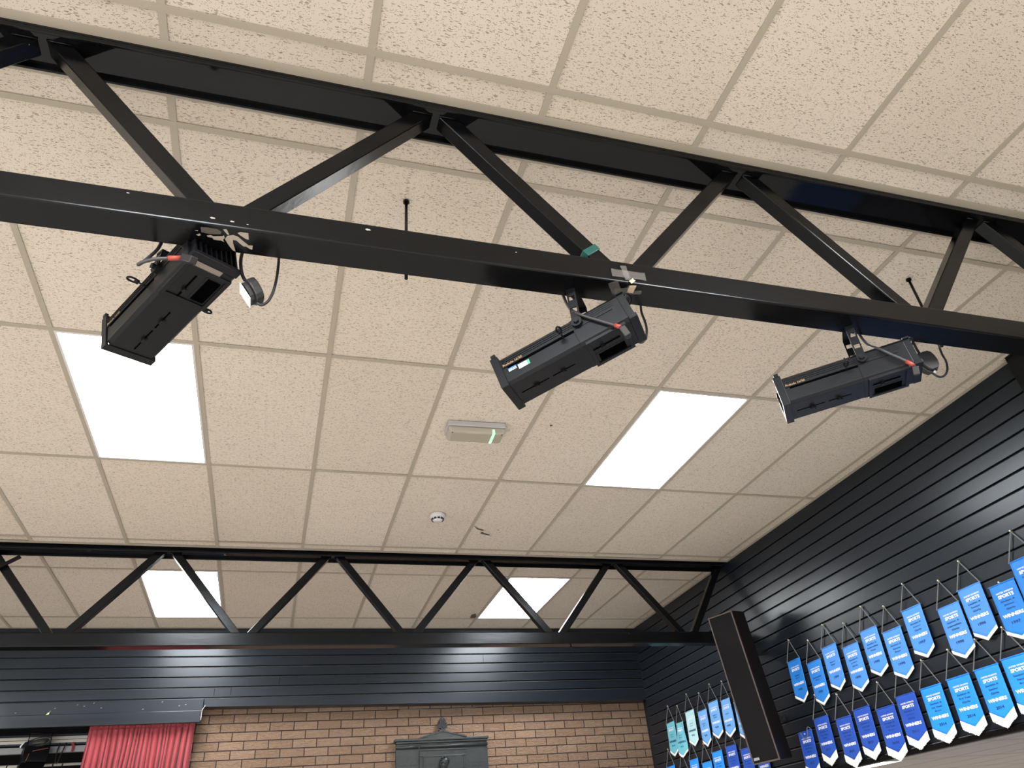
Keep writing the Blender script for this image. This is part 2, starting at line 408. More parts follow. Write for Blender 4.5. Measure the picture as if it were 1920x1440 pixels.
# back bulkhead
mb = MB()
GB = [3.925-0.0917*k for k in range(12)]
zbl = lambda x: 3.293 - 0.0112*(x+0.7)
prb = board_profile(H, 3.30, [g for g in GB if g > 3.34])
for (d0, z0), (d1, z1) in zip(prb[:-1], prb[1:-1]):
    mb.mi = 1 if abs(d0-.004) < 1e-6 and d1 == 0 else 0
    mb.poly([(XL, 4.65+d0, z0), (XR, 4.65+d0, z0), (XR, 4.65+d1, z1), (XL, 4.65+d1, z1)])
mb.mi = 0
zl = prb[-2][1]
xs = [XL, -0.7, 3.72]
for xa, xb in zip(xs, xs[1:]):
    za, zb = (3.293 if xa < -.7 else zbl(xa)), zbl(xb)
    mb.poly([(xa, 4.65, zl), (xb, 4.65, zl), (xb, 4.65, zb), (xa, 4.65, za)])
    mb.poly([(xa, 4.65, za), (xb, 4.65, zb), (xb, 4.96, zb), (xa, 4.96, za)])
mb.box(XL, XR, 4.684, 4.96, 3.34, H+.2)
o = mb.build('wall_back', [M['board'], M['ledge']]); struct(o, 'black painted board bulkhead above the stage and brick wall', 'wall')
mb = MB()
for x, z0, z1 in ((-.634, 3.383, 3.449), (-.490, 3.390, 3.455), (-.066, 3.470, 3.545), (1.946, 3.648, 3.722), (-3.1, 3.57, 3.64)): mb.box(x-.0018, x+.0018, 4.6494, 4.651, z0, z1)
mb.build('board_joint', M['lamp_dark'], o)
# brick wall below, with the stage opening left of it
o = MB().box(-0.86, 3.78, YB, YB+.16, 0.0, 3.36).build('wall_back_brick', M['brick']); struct(o, 'tan rock-faced brick wall beside the stage', 'wall')
mb = MB()
mb.box(XL, -6.2, YB, YB+.16, 0, 3.36)
mb.box(-6.2, -0.86, YB-.05, YB+.16, 0, 1.0)
o = mb.build('wall_stage', M['cream_wall']); struct(o, 'stage front wall', 'wall')
mb = MB()
mb.box(-9.0, -0.7, 8.4, 8.5, 0, 4.2); mb.box(-0.86, -0.7, 4.96, 8.5, 0, 4.2); mb.box(-9.1, -9.0, 4.9, 8.5, 0, 4.2)
mb.box(-9.0, -0.7, 4.96, 8.5, 4.0, 4.1); mb.box(-9.0, -0.86, 4.96, 8.5, 0.9, 1.0)
o = mb.build('wall_stage_inside', M['stage_black']); struct(o, 'black interior of the stage', 'wall')
# left / front walls; unseen frames added around the front daylight lamps
mb = MB(); mb.box(XL-.2, XL, YF, 4.96, 0, H+.2)
o = mb.build('wall_left', M['cream_wall']); struct(o, 'cream left wall of the hall', 'wall')
o = MB().box(XL, 13.2, YF-.2, YF, 0, H+.2).build('wall_front', M['cream_wall']); struct(o, 'cream wall behind the viewer', 'wall')
o = MB().box(13.0, 13.2, YF, 12.2, 0, 2.7).build('wall_aisle', M['blue_wall']); struct(o, 'blue outer wall of the side aisle', 'wall')
o = MB().box(3.78, 13.2, 12.0, 12.2, 0, 2.7).build('wall_aisle_end', M['cream_wall']); struct(o, 'cream end wall of the side aisle', 'wall')
for n, x in enumerate((-6.6, -3.4, -0.2)):
    mb = MB(); mb.box(x-1.25, x+1.25, YF, YF+.05, 1.1, 1.16); mb.box(x-1.25, x+1.25, YF, YF+.05, 2.84, 2.9); mb.box(x-1.25, x-1.19, YF, YF+.05, 1.16, 2.84); mb.box(x+1.19, x+1.25, YF, YF+.05, 1.16, 2.84)
    o = mb.build('daylight_frame_%d' % (n+1), M['white_plastic']); struct(o, 'unseen white frame added round the daylight lamp behind the viewer', 'daylight_frame')
# side aisle's lower ceiling
ZA = 2.48
mb = MB(); lay = mb.bm.loops.layers.float_color.new('tone')
AX = [3.77, 3.95, 4.55, 5.15, 5.75, 6.35, 6.95, 7.55, 8.15, 8.75, 9.35, 9.95, 10.55, 11.15, 11.75, 13.0]; AY = [-2.0+1.225*k for k in range(-6, 12)]; AY.append(12.0)
for xa, xb in zip(AX, AX[1:]):
    for ya, yb in zip(AY, AY[1:]):
        if abs(xa-5.75) < .01 and abs(ya-4.125) < .05: continue
        n0 = len(mb.bm.faces); mb.box(xa+.012, xb-.012, ya+.012, yb-.012, ZA, ZA+.016)
        mb.bm.faces.ensure_lookup_table()
        for f in mb.bm.faces[n0:]:
            for lp in f.loops: lp[lay] = (1, 1, 1, 1)
mb.mi = 1
mb.box(3.77, 13.0, YF, 12.0, ZA+.012, ZA+.03)
o = mb.build('ceiling_aisle', [mat('plain_aisle_tile', (0.52, 0.47, 0.41), 0.9)[0], mat('aisle_gap', (0.10, 0.085, 0.07), 0.8)[0]]); struct(o, 'lower beige panel ceiling of the side aisle beyond the right bulkhead', 'ceiling')
# boxed pilaster where the near truss meets the right wall
o = MB().box(3.655, 3.725, -2.30, -0.617, 2.34, H).build('trim_2', M['steel'], bevel=0.003); struct(o, 'black boxed column face on the right wall below the near truss end', 'column')

# ------------------------------------------------------------ ceiling lights
def led(x1, y0, y1, label):
    x0 = x1-0.607 if x1 < 0 else x1-0.600
    t = thing('ceiling_light', label, 'ceiling light', ((x0+x1)/2, (y0+y1)/2, H), 'ceiling light panels')
    w_, d_ = x1-x0, y1-y0
    mb = MB(); i, o_ = 0.022, 0.011
    for a in ((-w_/2+o_, w_/2-o_, -d_/2+o_, -d_/2+i), (-w_/2+o_, w_/2-o_, d_/2-i, d_/2-o_), (-w_/2+o_, -w_/2+i, -d_/2+i, d_/2-i), (w_/2-i, w_/2-o_, -d_/2+i, d_/2-i)):
        mb.box(*a, -0.004, 0.02)
    mb.build('frame', M['white_plastic'], t)
    MB().box(-w_/2+i, w_/2-i, -d_/2+i, d_/2-i, 0.0, 0.012).build('diffuser', M['panel'], t)
led(-0.610, 0.0, 1.230, 'bright ceiling panel partly covered by a black spotlight')
led(2.400, 0.0, 1.230, 'bright ceiling panel past the emergency light and clear of any spotlight')
led(-0.610, 3.064, 4.307, 'bright ceiling panel seen through the far truss above the stage curtain side')
led(2.400, 3.064, 4.307, 'bright ceiling panel seen through the far truss towards the pennant wall')
t = thing('ceiling_light', 'lit panel edge in the lower aisle ceiling under the blue pennants', 'ceiling light', (6.05, 4.7375, ZA), 'ceiling light panels')
mb = MB(); mb.box(-.29, .29, -.6, -.575, -.006, .01); mb.box(-.29, .29, .575, .6, -.006, .01); mb.box(-.29, -.265, -.575, .575, -.006, .01); mb.box(.265, .29, -.575, .575, -.006, .01); mb.build('frame', M['white_plastic'], t)
MB().box(-.265, .265, -.575, .575, -.001, .01).build('diffuser', M['panel'], t)

# ------------------------------------------------------------ trusses
def truss(label, yc, top_y0, top_y1, x0, x1, k0, k1, zt, zb):
    t = thing('roof_truss', label, 'truss', (0, yc, 0), 'black steel roof trusses')
    a, b_ = top_y0-yc, top_y1-yc
    mb = MB(); mb.box(x0, x1, a, b_, H-0.012, H+0.03); mb.build('top_chord_web', M['mirror_steel'], t)
    mb = MB(); mb.box(x0, x1, a, a+0.009, H-0.030, H-0.012); mb.box(x0, x1, b_-0.009, b_, H-0.030, H-0.012)
    mb.build('top_chord_lip', M['steel'], t, bevel=0.002)
    MB().box(x0, x1, -0.05, 0.05, zb, zt).build('bottom_chord', M['steel'], t, bevel=0.006, seg=3)
    for k in range(k0, k1+1):
        xa = -0.951+1.1925*k
        for sgn in (-1, 1):
            xf = xa + sgn*0.596
            p0 = V((xa+sgn*0.047, 0, H-0.012)); p1 = V((xf-sgn*0.055, 0, zt))
            if p1.x > x1-.02: continue
            d = (p1-p0).normalized(); s_ = 0.0275
            n = V((-d.z, 0, d.x)); 
            # square tube cut flush with the chords at both ends
            mb = MB(); vs = []
            for yy in (-s_, s_):
                for e in (-1, 1):
                    q = p0 + n*e*s_
                    ta = (H-0.012-q.z)/d.z; tb = (zt-q.z)/d.z
                    vs.append((V((q.x+d.x*ta, yy, H-0.012)), V((q.x+d.x*tb, yy, zt))))
            q = [mb.bm.verts.new(v) for pr_ in vs for v in pr_]
            for f in ((0,1,3,2),(4,6,7,5),(0,4,5,1),(2,3,7,6),(0,2,6,4),(1,5,7,3)): mb.face([q[i] for i in f])
            mb.build('diagonal_brace', M['steel'], t, bevel=0.004)
    return t
tn = truss('near black steel truss carrying the three spotlights', -1.45, -1.52, -1.38, -4.6, 3.70, -1, 3, 3.397, 3.309)
tf = truss('far black steel truss in front of the boarded end wall', 2.67, 2.60, 2.752, -8.6, 3.70, -4, 3, 3.393, 3.300)
# last, half bay brace at the wall end of the far truss
mb = MB(); mb.bar((3.665, 0, H-0.02), (3.285, 0, 3.393), 0.055, 0.055, (0, 1, 0)); mb.build('diagonal_brace', M['steel'], tf, bevel=0.004)
mb = MB(); mb.cyl((2.15, 0.0, 3.300), (2.15, 0.0, 3.282), 0.006, 8); mb.sphere((2.15, 0, 3.280), 0.010); mb.build('hook_bolt', M['steel'], tf)
# weld beads where the near truss braces meet the top chord
for k in range(0, 4):
    xa = -0.951+1.1925*k
    for sgn in (-1, 1): MB().cyl((xa+sgn*0.012, -0.03, H-0.013), (xa+sgn*0.080, -0.03, H-0.013), 0.004, 8).build('weld_bead', M['steel'], tn, smooth=True)
# bare patches where tape pulled the paint off the near bottom chord
zp = 3.309-0.0006
def patch(mb, pts, z=zp): mb.poly([(x, y+1.45, z) for x, y in pts])
mb = MB()
patch(mb, [(-.352,-1.452),(-.345,-1.466),(-.330,-1.472),(-.318,-1.468),(-.306,-1.455),(-.291,-1.440),(-.292,-1.436),(-.303,-1.432),(-.312,-1.440),(-.322,-1.452),(-.331,-1.452),(-.331,-1.440),(-.325,-1.408),(-.333,-1.412),(-.342,-1.428)])
patch(mb, [(-.319,-1.482),(-.312,-1.487),(-.291,-1.487),(-.290,-1.462),(-.298,-1.463),(-.312,-1.474)])
patch(mb, [(-.298,-1.434),(-.290,-1.440),(-.280,-1.441),(-.281,-1.424),(-.288,-1.426)])
patch(mb, [(-.356,-1.488),(-.346,-1.490),(-.340,-1.470),(-.345,-1.470)])
patch(mb, [(-.398,-1.456),(-.388,-1.460),(-.380,-1.457),(-.372,-1.459),(-.358,-1.462),(-.354,-1.466),(-.352,-1.456),(-.357,-1.448),(-.354,-1.440),(-.362,-1.444),(-.372,-1.443),(-.381,-1.444),(-.384,-1.450),(-.396,-1.451)])
patch(mb, [(-.425,-1.454),(-.415,-1.460),(-.413,-1.454),(-.419,-1.450)])
patch(mb, [(-.428,-1.470),(-.419,-1.472),(-.420,-1.468)])
mb.build('bare_paint_patch', M['steel_tape'], tn)['label'] = 'beige patch where paint was pulled off'
mb = MB(); patch(mb, [(-.412,-1.485),(-.395,-1.487),(-.370,-1.486),(-.360,-1.478),(-.362,-1.468),(-.380,-1.464),(-.398,-1.464),(-.411,-1.466)])
mb.build('scuffed_patch', mat('scuffed_paint', (0.085, 0.075, 0.062), 0.6)[0], tn)['label'] = 'brown scuffed patch of old tape glue'
for (x, z, s_) in ((-.385, 3.333, .007), (-.335, 3.330, .006), (.026, 3.374, .008), (-.60, 3.38, .004), (-.295, 3.327, .003), (.47, 3.37, .003)):
    yy = -0.0507; mb = MB()
    mb.poly([(x-s_, yy, z), (x-s_*.3, yy, z-s_*.5), (x+s_*1.1, yy, z-s_*.3), (x+s_*.8, yy, z+s_*.25), (x-s_*.4, yy, z+s_*.45)])
    mb.build('paint_chip', M['chip'], tn)['label'] = 'small pale paint chip'

# ------------------------------------------------------------ tape scraps on the near truss
t = thing('clear_tape', 'crumpled clear tape scraps stuck on the near truss above the stickered spotlight', 'tape', (0.83, -1.5, 3.33))
mb = MB(); rr = random.Random(5)
def strip(mb, p0, p1, w, nrm, lift=0.0015):
    p0, p1, nrm = V(p0), V(p1), V(nrm); d = p1-p0; sd = d.normalized().cross(nrm)*w/2; n = 7; prev = None
    for i in range(n+1):
        q = p0+d*i/n; c = nrm*(lift+0.0022*rr.random())
        a, b_ = mb.bm.verts.new(q+sd*(1+.1*rr.random())+c), mb.bm.verts.new(q-sd*(1+.1*rr.random())+nrm*(lift+.002*rr.random()))
        if prev: mb.face([prev[0], prev[1], b_, a])
        prev = (a, b_)
org = V((0.83, -1.5, 3.33))
def rel(p): return V(p)-org
strip(mb, rel((.778,-1.500,3.342)), rel((.895,-1.500,3.342)), 0.030, (0,-1,0))
strip(mb, rel((.822,-1.500,3.376)), rel((.830,-1.500,3.316)), 0.019, (0,-1,0), 0.003)
strip(mb, rel((.780,-1.496,3.309)), rel((.815,-1.448,3.309)), 0.030, (0,0,-1))
strip(mb, rel((.800,-1.455,3.309)), rel((.845,-1.470,3.309)), 0.030, (0,0,-1), 0.003)
strip(mb, rel((.845,-1.490,3.309)), rel((.838,-1.420,3.309)), 0.022, (0,0,-1), 0.002)
strip(mb, rel((.840,-1.462,3.309)), rel((.888,-1.470,3.309)), 0.016, (0,0,-1), 0.004)
mb.build('tape_film', M['tape'], t)
mb = MB(); strip(mb, rel((.838,-1.501,3.318)), rel((.846,-1.501,3.309)), 0.020, (0,-1,0), 0.004); strip(mb, rel((.846,-1.498,3.308)), rel((.850,-1.462,3.308)), 0.021, (0,0,-1), 0.005)
mb.build('paper_scrap', mat('cream_paper_scrap', (0.62, 0.50, 0.36), 0.6)[0], t)['label'] = 'torn cream paper under the tape'
# green tape round the foot of a brace
xa = -0.951+1.1925; p0 = V((xa+0.047, -1.45, H-0.012)); p1 = V((xa+.596-.055, -1.45, 3.397)); d = (p1-p0).normalized(); n_ = V((-d.z, 0, d.x))
mb = MB(); c0 = p1 - d*0.072
mb.obox((0,0,0), (d, (0,1,0), n_), (0.013, 0.0305, 0.0305))
mb.prism([n_*(-.0305)+d*.005+V((0,-.012,0)), n_*(-.0305)-d*.008+V((0,-.012,0)), n_*(-.056)-d*.002+V((0,-.014,0)), n_*(-.058)+d*.012+V((0,-.012,0))], (0, .016, 0))
o = mb.build('green_tape', M['green_tape'], None, bevel=0.002); o.location = c0
tag(o, 'green tape wrapped round a brace foot on the near truss', 'tape')

# ------------------------------------------------------------ spotlights
LW, LH, LL = 0.144, 0.109, 0.421
def spot(label, loc, a, s_, u, clampx, stickers=False, plate=False):
    a, s_, u = V(a).normalized(), V(s_), V(u); s_ = (s_-a*s_.dot(a)).normalized(); u = a.cross(s_)
    m4 = Matrix((a, s_, u)).transposed().to_4x4(); m4.translation = V(loc)
    t = thing('stage_spotlight', label, 'spotlight', group='black profile spotlights on the near truss', mat=m4)
    inv = m4.inverted(); w2, h2, l2 = LW/2, LH/2, LL/2
    c = 0.010
    sec = lambda x, k=1.0, e=0.0: [(x, (w2+e)*k, -h2-e+c), (x, (w2+e)*k, h2+e-c*1.6), (x, (w2+e)*k-c*1.6, h2+e), (x, -(w2+e)*k+c*1.6, h2+e), (x, -(w2+e)*k, h2+e-c*1.6), (x, -(w2+e)*k, -h2-e+c), (x, -(w2+e)*k+c, -h2-e), (x, (w2+e)*k-c, -h2-e)]
    MB().prism(sec(-0.050), (l2-0.012+0.050, 0, 0)).build('lens_tube', M['lamp'], t, bevel=0.0015)
    # lamp house: frame sides with a sunk bottom tray
    mb = MB(); mb.prism(sec(-l2, 1.0, 0.001), (l2-0.048, 0, 0)); mb.build('lamp_house', M['lamp'], t, bevel=0.0015)
    mb = MB()
    x0, x1 = -l2+0.016, -0.062; zf = -h2+0.0045
    mb.box(x0, x1, w2-0.016, w2-0.003, zf-0.010, zf); mb.box(x0, x1, -w2+0.003, -w2+0.016, zf-0.010, zf)
    mb.box(x0, x0+0.012, -w2+0.016, w2-0.016, zf-0.010, zf); mb.box(x1-0.012, x1, -w2+0.016, w2-0.016, zf-0.010, zf)
    mb.box(x0+.02, x1-.012, -0.012, -0.004, zf-0.007, zf)
    mb.build('tray_rim', M['lamp'], t, bevel=0.001)
    mb = MB(); mb.box(x0+.024, x1-.020, -w2+.022, -.012, zf-.0012, zf+.001); mb.box(x0+.03, x1-.012, .018, .022, zf-.0012, zf+.001); o = mb.build('tray_slot', M['lamp_dark'], t); o.location.z = -.0068
    mb = MB(); mb.cyl((-.105, .020, zf-.004), (-.105, .020, zf-.016), .0065, 12); mb.build('tray_screw', M['lamp'], t)
    # front bezel with filter runners: open front
    mb = MB(); e = 0.0035
    for (y0, y1, z0, z1) in ((w2-0.002, w2+e, -h2-e, h2+e), (-w2-e, -w2+0.002, -h2-e, h2+e), (-w2, w2, -h2-e, -h2+0.002)):
        mb.box(l2-0.014, l2+0.012, y0, y1, z0, z1)
    mb.box(l2-.014, l2+.012, w2-.028, w2, h2-.002, h2+e); mb.box(l2-.014, l2+.012, -w2, -w2+.028, h2-.002, h2+e)
    mb.box(l2+0.009, l2+0.012, w2-0.016, w2, -h2, h2*0.5); mb.box(l2+0.009, l2+0.012, -w2, -w2+0.016, -h2, h2*0.5); mb.box(l2+0.009, l2+0.012, -w2, w2, -h2, -h2+0.014)
    mb.box(l2-.010, l2+.006, w2-.006, w2+.004, h2+e, h2+e+.012)
    mb.build('filter_frame', M['lamp'], t, bevel=0.0015)
    MB().cyl((l2-0.013, 0, 0), (l2-0.008, 0, 0), 0.044, 28).build('lens', mat('dark_glass_lens', (0.02, 0.025, 0.03), 0.05)[0], t, smooth=False)
    # side rails, ribs and groove on both flanks
    mb = MB()
    for sg in (1, -1):
        y = sg*w2
        for z in (0.020, 0.027, 0.034): mb.box(-l2+.02, l2-.016, min(y, y+sg*.002), max(y, y+sg*.002), z-.0012, z+.0012)
        mb.box(-l2+.03, l2-.016, min(y, y+sg*.003), max(y, y+sg*.003), 0.0065, 0.010)
    mb.build('side_rib', M['lamp'], t)
    mb = MB()
    for sg in (1, -1):
        y = sg*w2; mb.box(-l2+.05, l2-.03, min(y-sg*.001, y+sg*.0008), max(y-sg*.001, y+sg*.0008), -0.001, 0.0055)
    mb.build('side_groove', M['lamp_dark'], t)
    # focus slots and knobs underneath
    zb = -h2
    mb = MB(); mb.box(.085, l2-.03, -0.002, 0.002, zb-.0008, zb+.001); mb.box(-.005, .072, -0.002, 0.002, zb-.0008, zb+.001); mb.build('focus_slot', M['lamp_dark'], t)
    for xk in (0.128, 0.036):
        mb = MB(); mb.cyl((xk, 0, zb), (xk, 0, zb-.010), 0.0065, 12); mb.bar((xk-.010, -.004, zb-.006), (xk+.010, .004, zb-.006), .005, .005, (0,0,1)); mb.build('focus_knob', M['lamp'], t, bevel=0.001)
    # rear cooling fins, end plate, handle
    mb = MB()
    for k in range(9):
        y = -w2+.010+k*(LW-.020)/8; mb.box(-l2-.022, -l2, y-.0022, y+.0022, -h2+.012, h2)
    mb.box(-l2-.022, -l2-.001, -w2, w2, h2-.006, h2); mb.build('cooling_fin', M['lamp'], t)
    mb = MB(); mb.box(-l2-.026, -l2, -w2, w2, -h2, -h2+.014); mb.build('end_plate', M['lamp'], t, bevel=0.0015)
    if plate:
        mb = MB(); mb.box(-l2-.0015, -l2+.016, -.030, .052, -h2-.0022, -h2-.001); mb.build('rating_plate', mat('beige_rating_plate', (0.20, 0.18, 0.155), 0.6)[0], t)['label'] = 'beige rating plate'
    MB().tube(spline([(-l2-.005, -.03, h2-.004), (-l2-.03, -.03, h2+.012), (-l2-.042, -.012, h2+.010), (-l2-.042, .015, h2+.010), (-l2-.03, .032, h2+.012), (-l2-.005, .032, h2-.004)], 4), 0.0045, 8).build('rear_handle', M['lamp'], t, smooth=True)
    # shutter handles, ring ended, one each flank
    for sg in (1, -1):
        mb = MB(); x = -0.012; y0 = sg*(w2-.004); y1 = sg*(w2+.028)
        mb.tube([(x, y0, .0), (x, y1, .004)], 0.0028, 8)
        mb.tube([(x+.007*math.cos(q), sg*(w2+.028+.014)+.015*math.sin(q), .005) for q in [2*math.pi*k/14 for k in range(14)]], 0.0032, 6, closed=True)
        mb.box(x-.006, x+.006, min(y1, y1+sg*.012)-.004, max(y1, y1+sg*.012)-.004, .0015, .0075)
        mb.build('shutter_handle', M['lamp'], t, smooth=True)
    mb = MB(); mb.bar((-.012, .02, h2), (-.012, .02, h2+.016), .006, .003, (1,0,0)); mb.bar((-.026, .035, h2), (-.026, .035, h2+.014), .006, .003, (1,0,0)); mb.build('shutter_tab', M['lamp'], t)
    # yoke: two slotted arms joined over the top, bolted to the chord above
    piv = -0.070; zpiv = 0.024
    Pm = m4 @ V((piv, 0, zpiv)); top = V((clampx, Pm.y, 3.375))
    up = (top - Pm); hgt = up.length; upl = (inv.to_3x3() @ up).normalized()
    for sg in (1, -1):
        b0 = V((piv, sg*(w2+.0075), zpiv)); b1 = b0 + upl*max(hgt-.03, .06)
        side = V((0,1,0)).cross(upl).normalized(); nn = V((0,1,0))
        mb = MB(); d = (b1-b0)
        for e in (-1, 1): mb.bar(b0+side*e*.0115, b1+side*e*.0115, .005, .004, side)
        for f0, f1 in ((-.10, .24), (.34, .52), (.62, .80), (.90, 1.0)):
            mb.bar(b0+d*f0, b0+d*f1, .018, .004, side)
        mb.cyl(b0-nn*sg*.006, b0+nn*sg*.006, 0.017, 20)
        ya = mb.build('yoke_arm', M['lamp'], t)
        mb = MB(); mb.cyl(b0+nn*sg*.004, b0+nn*sg*.014, .009, 6); mb.build('pivot_knob', M['lamp'], ya)
    bl = V((piv, 0, zpiv)) + upl*max(hgt-.03, .06)
    mb = MB(); mb.bar(bl+V((0, -w2-.0095, 0)), bl+V((0, w2+.0095, 0)), .028, .004, V((0,1,0)).cross(upl)); mb.build('yoke_bar', M['lamp'], t)
    mb = MB(); tl = V((piv, 0, zpiv))+upl*hgt
    mb.cyl(bl, tl, .008, 10); r3 = inv.to_3x3(); yv = r3 @ V((0,-1,0)); wl = m4 @ tl; gap = wl.y + 1.40
    mb.bar(tl+(r3 @ V((0,0,.016))), tl-(r3 @ V((0,0,.016))), .05, .04, (0,1,0)); mb.bar(tl, tl+yv*gap, .045, .03, r3 @ V((0,0,1))); mb.build('hook_clamp', M['lamp'], t, bevel=.002)
    # maker's print and stickers on the flank
    fs = lambda x, z, e=.0006: V((x, w2+.0021+e, z))
    mb = MB(); put_text(mb, 'Prelude 16/30', lambda x, y: fs(-x, y), -(l2-.052), 0.0215-.008, .066, .0105, .02); mb.build('maker_print', M['gold_print'], t)['label'] = 'gold printed lettering'
    if stickers:
        mb = MB()
        q = lambda x0, x1, z0, z1, e: mb.poly([V((x0, w2+e, z0)), V((x1, w2+e, z0)), V((x1, w2+e, z1)), V((x0, w2+e, z1))])
        mb.mi = 0; q(l2-.030, l2-.056, -.014, -.0045, .0008); mb.mi = 1; q(l2-.030, l2-.056, -.0065, -.0020, .0011)
        mb.mi = 3
        for k in range(3): q(l2-.033-.008*k, l2-.039-.008*k, -.0115, -.009, .0013)
        mb.build('asset_sticker', [M['white_paper'], M['blue_print'], M['green_print'], M['ink']], t)['label'] = 'small white sticker with a blue top edge'
        mb = MB(); mb.mi = 0; q(l2-.062, l2-.100, -.0225, -.0060, .0008); mb.mi = 1; q(l2-.092, l2-.100, -.0225, -.0060, .0011)
        for k in range(3): q(l2-.064, l2-.068, -.0205+.0048*k, -.0175+.0048*k, .0011)
        mb.mi = 2
        for k in range(3): q(l2-.072, l2-.089, -.019+.004*k, -.0178+.004*k, .0011)
        mb.build('test_sticker', [M['white_paper'], M['green_print'], M['grey_plastic']], t)['label'] = 'pale test sticker with a green end'
    return t, inv
S1 = spot('black spotlight seen from underneath below the bare paint patches, plug hanging beside it', (-0.506, -1.214, 3.267), (-.562, .806, -.188), (-.804, -.585, -.102), (0,0,1), -0.47, plate=True)
S2 = spot('black spotlight with white and green stickers on its flank', (0.664, -1.335, 3.141), (-.762, .592, -.262), (-.604, -.796, -.041), (0,0,1), 0.705, stickers=True)
S3 = spot('black spotlight with a round dusty plug behind it, closest to the boarded side wall', (1.696, -1.335, 3.145), (-.770, .635, -.053), (-.635, -.772, -.033), (0,0,1), 1.75)

# ------------------------------------------------------------ cables and plugs
def lead(sp, pts, red=None, block=None, m_='grey_cable', r=.0048):
    t, inv = sp; T = lambda p: inv @ V(p)
    cb_ = MB().tube([T(p) for p in spline(pts)], r, 8).build('power_lead', M[m_], t, smooth=True)
    if red:
        MB().tube([T(red[0]), T(red[1])], .0068, 10).build('sleeve', M['red_sleeve'], cb_, smooth=True)['label'] = 'red cable sleeve'
        mb = MB(); mb.bar(T(block[0]), T(block[1]), .020, .020, (0,1,0)); mb.cyl(T(red[1]), T(block[0]), .006, 8); mb.build('connector', M['rubber'], cb_, bevel=.003)
lead(S1, [(-.524,-1.36,3.372),(-.530,-1.362,3.325),(-.540,-1.385,3.270),(-.549,-1.410,3.222),(-.553,-1.418,3.209),(-.542,-1.426,3.212),(-.513,-1.436,3.219),(-.480,-1.439,3.225)], [(-.482,-1.439,3.225),(-.449,-1.442,3.229)], [(-.444,-1.444,3.228),(-.412,-1.478,3.194)])
lead(S2, [(.665,-1.36,3.372),(.666,-1.375,3.315),(.662,-1.41,3.252),(.668,-1.445,3.206),(.688,-1.461,3.183),(.712,-1.479,3.160),(.736,-1.496,3.138),(.752,-1.508,3.123)], [(.751,-1.507,3.124),(.763,-1.515,3.113)], [(.767,-1.518,3.108),(.778,-1.524,3.074)])
lead(S2, [(.966,-1.33,3.395),(.958,-1.334,3.345),(.959,-1.339,3.307),(.958,-1.343,3.270),(.948,-1.347,3.232),(.934,-1.351,3.209),(.917,-1.356,3.194),(.885,-1.38,3.180),(.850,-1.40,3.165)], m_='rubber', r=.0042)
lead(S3, [(1.822,-1.36,3.372),(1.800,-1.385,3.310),(1.765,-1.43,3.240),(1.747,-1.478,3.187),(1.763,-1.499,3.151),(1.781,-1.513,3.125),(1.792,-1.521,3.108)], [(1.790,-1.519,3.111),(1.802,-1.529,3.090)], [(1.803,-1.530,3.084),(1.806,-1.520,3.058)])
def plug(label, loop, stub, c, ax, flat, r, lab=True):
    t = thing('power_plug', label, 'plug', c, 'black plugs hanging on leads')
    O = V(c)
    if loop: MB().tube([V(p)-O for p in spline(loop)], .0042, 8).build('cable', M['rubber'], t, smooth=True)
    if stub: MB().tube([V(p)-O for p in spline(stub)], .0052, 8).build('cable', M['rubber'], t, smooth=True)
    ax, flat = V(ax).normalized(), V(flat).normalized(); sd = ax.cross(flat).normalized()
    prof = [(-1.0, .52), (-.75, .86), (-.3, 1.0), (.25, .98), (.7, .78), (1.0, .42)]
    pts = [ax*p*r + sd*q*r*.82 for p, q in prof] + [ax*p*r - sd*q*r*.82 for p, q in prof[::-1]]
    mb = MB(); mb.prism([p - flat*.014 for p in pts], flat*.026); mb.build('body', M['rubber'], t, bevel=.004)
    mb = MB(); mb.prism([p*.86 + flat*.014 for p in pts], flat*.012); mb.build('face', M['rubber'], t, bevel=.002)
    return t, sd
t, sd = plug('black mains plug with a pale face hanging on a looped lead', [(-.214,-1.34,3.385),(-.212,-1.34,3.329),(-.213,-1.34,3.277),(-.218,-1.34,3.231),(-.228,-1.34,3.199),(-.243,-1.34,3.184),(-.256,-1.34,3.190)], [(-.315,-1.34,3.385),(-.316,-1.34,3.341),(-.311,-1.34,3.306),(-.304,-1.34,3.282),(-.296,-1.34,3.266)], (-.268,-1.34,3.228), (.55, 0, -.85), (-.72, -.1, -.62), .038)
MB().obox((-.021, -.004, -.020), ((.55,0,-.85), (0,1,0), (-.72,-.1,-.62)), (.030, .022, .0015)).build('socket_face', M['white_paper'], t)['label'] = 'pale blue-white plug face'
t, sd = plug('round black dusty plug hanging behind the spotlight by the boarded side wall', [(2.246,-1.32,3.395),(2.236,-1.32,3.345),(2.234,-1.323,3.303),(2.221,-1.324,3.267),(2.194,-1.326,3.236),(2.162,-1.327,3.221),(2.137,-1.329,3.227),(2.124,-1.33,3.240)], [(2.118,-1.32,3.392),(2.113,-1.325,3.347),(2.110,-1.33,3.315)], (2.120,-1.33,3.277), (.30, 0, -.95), (-.25, -.97, -.1), .044)
MB().tube([(.002, -.012, -.043), (.010, -.012, -.047)], .006, 8).build('cable_clamp', M['chrome'], t)['label'] = 'bright metal cable clamp'
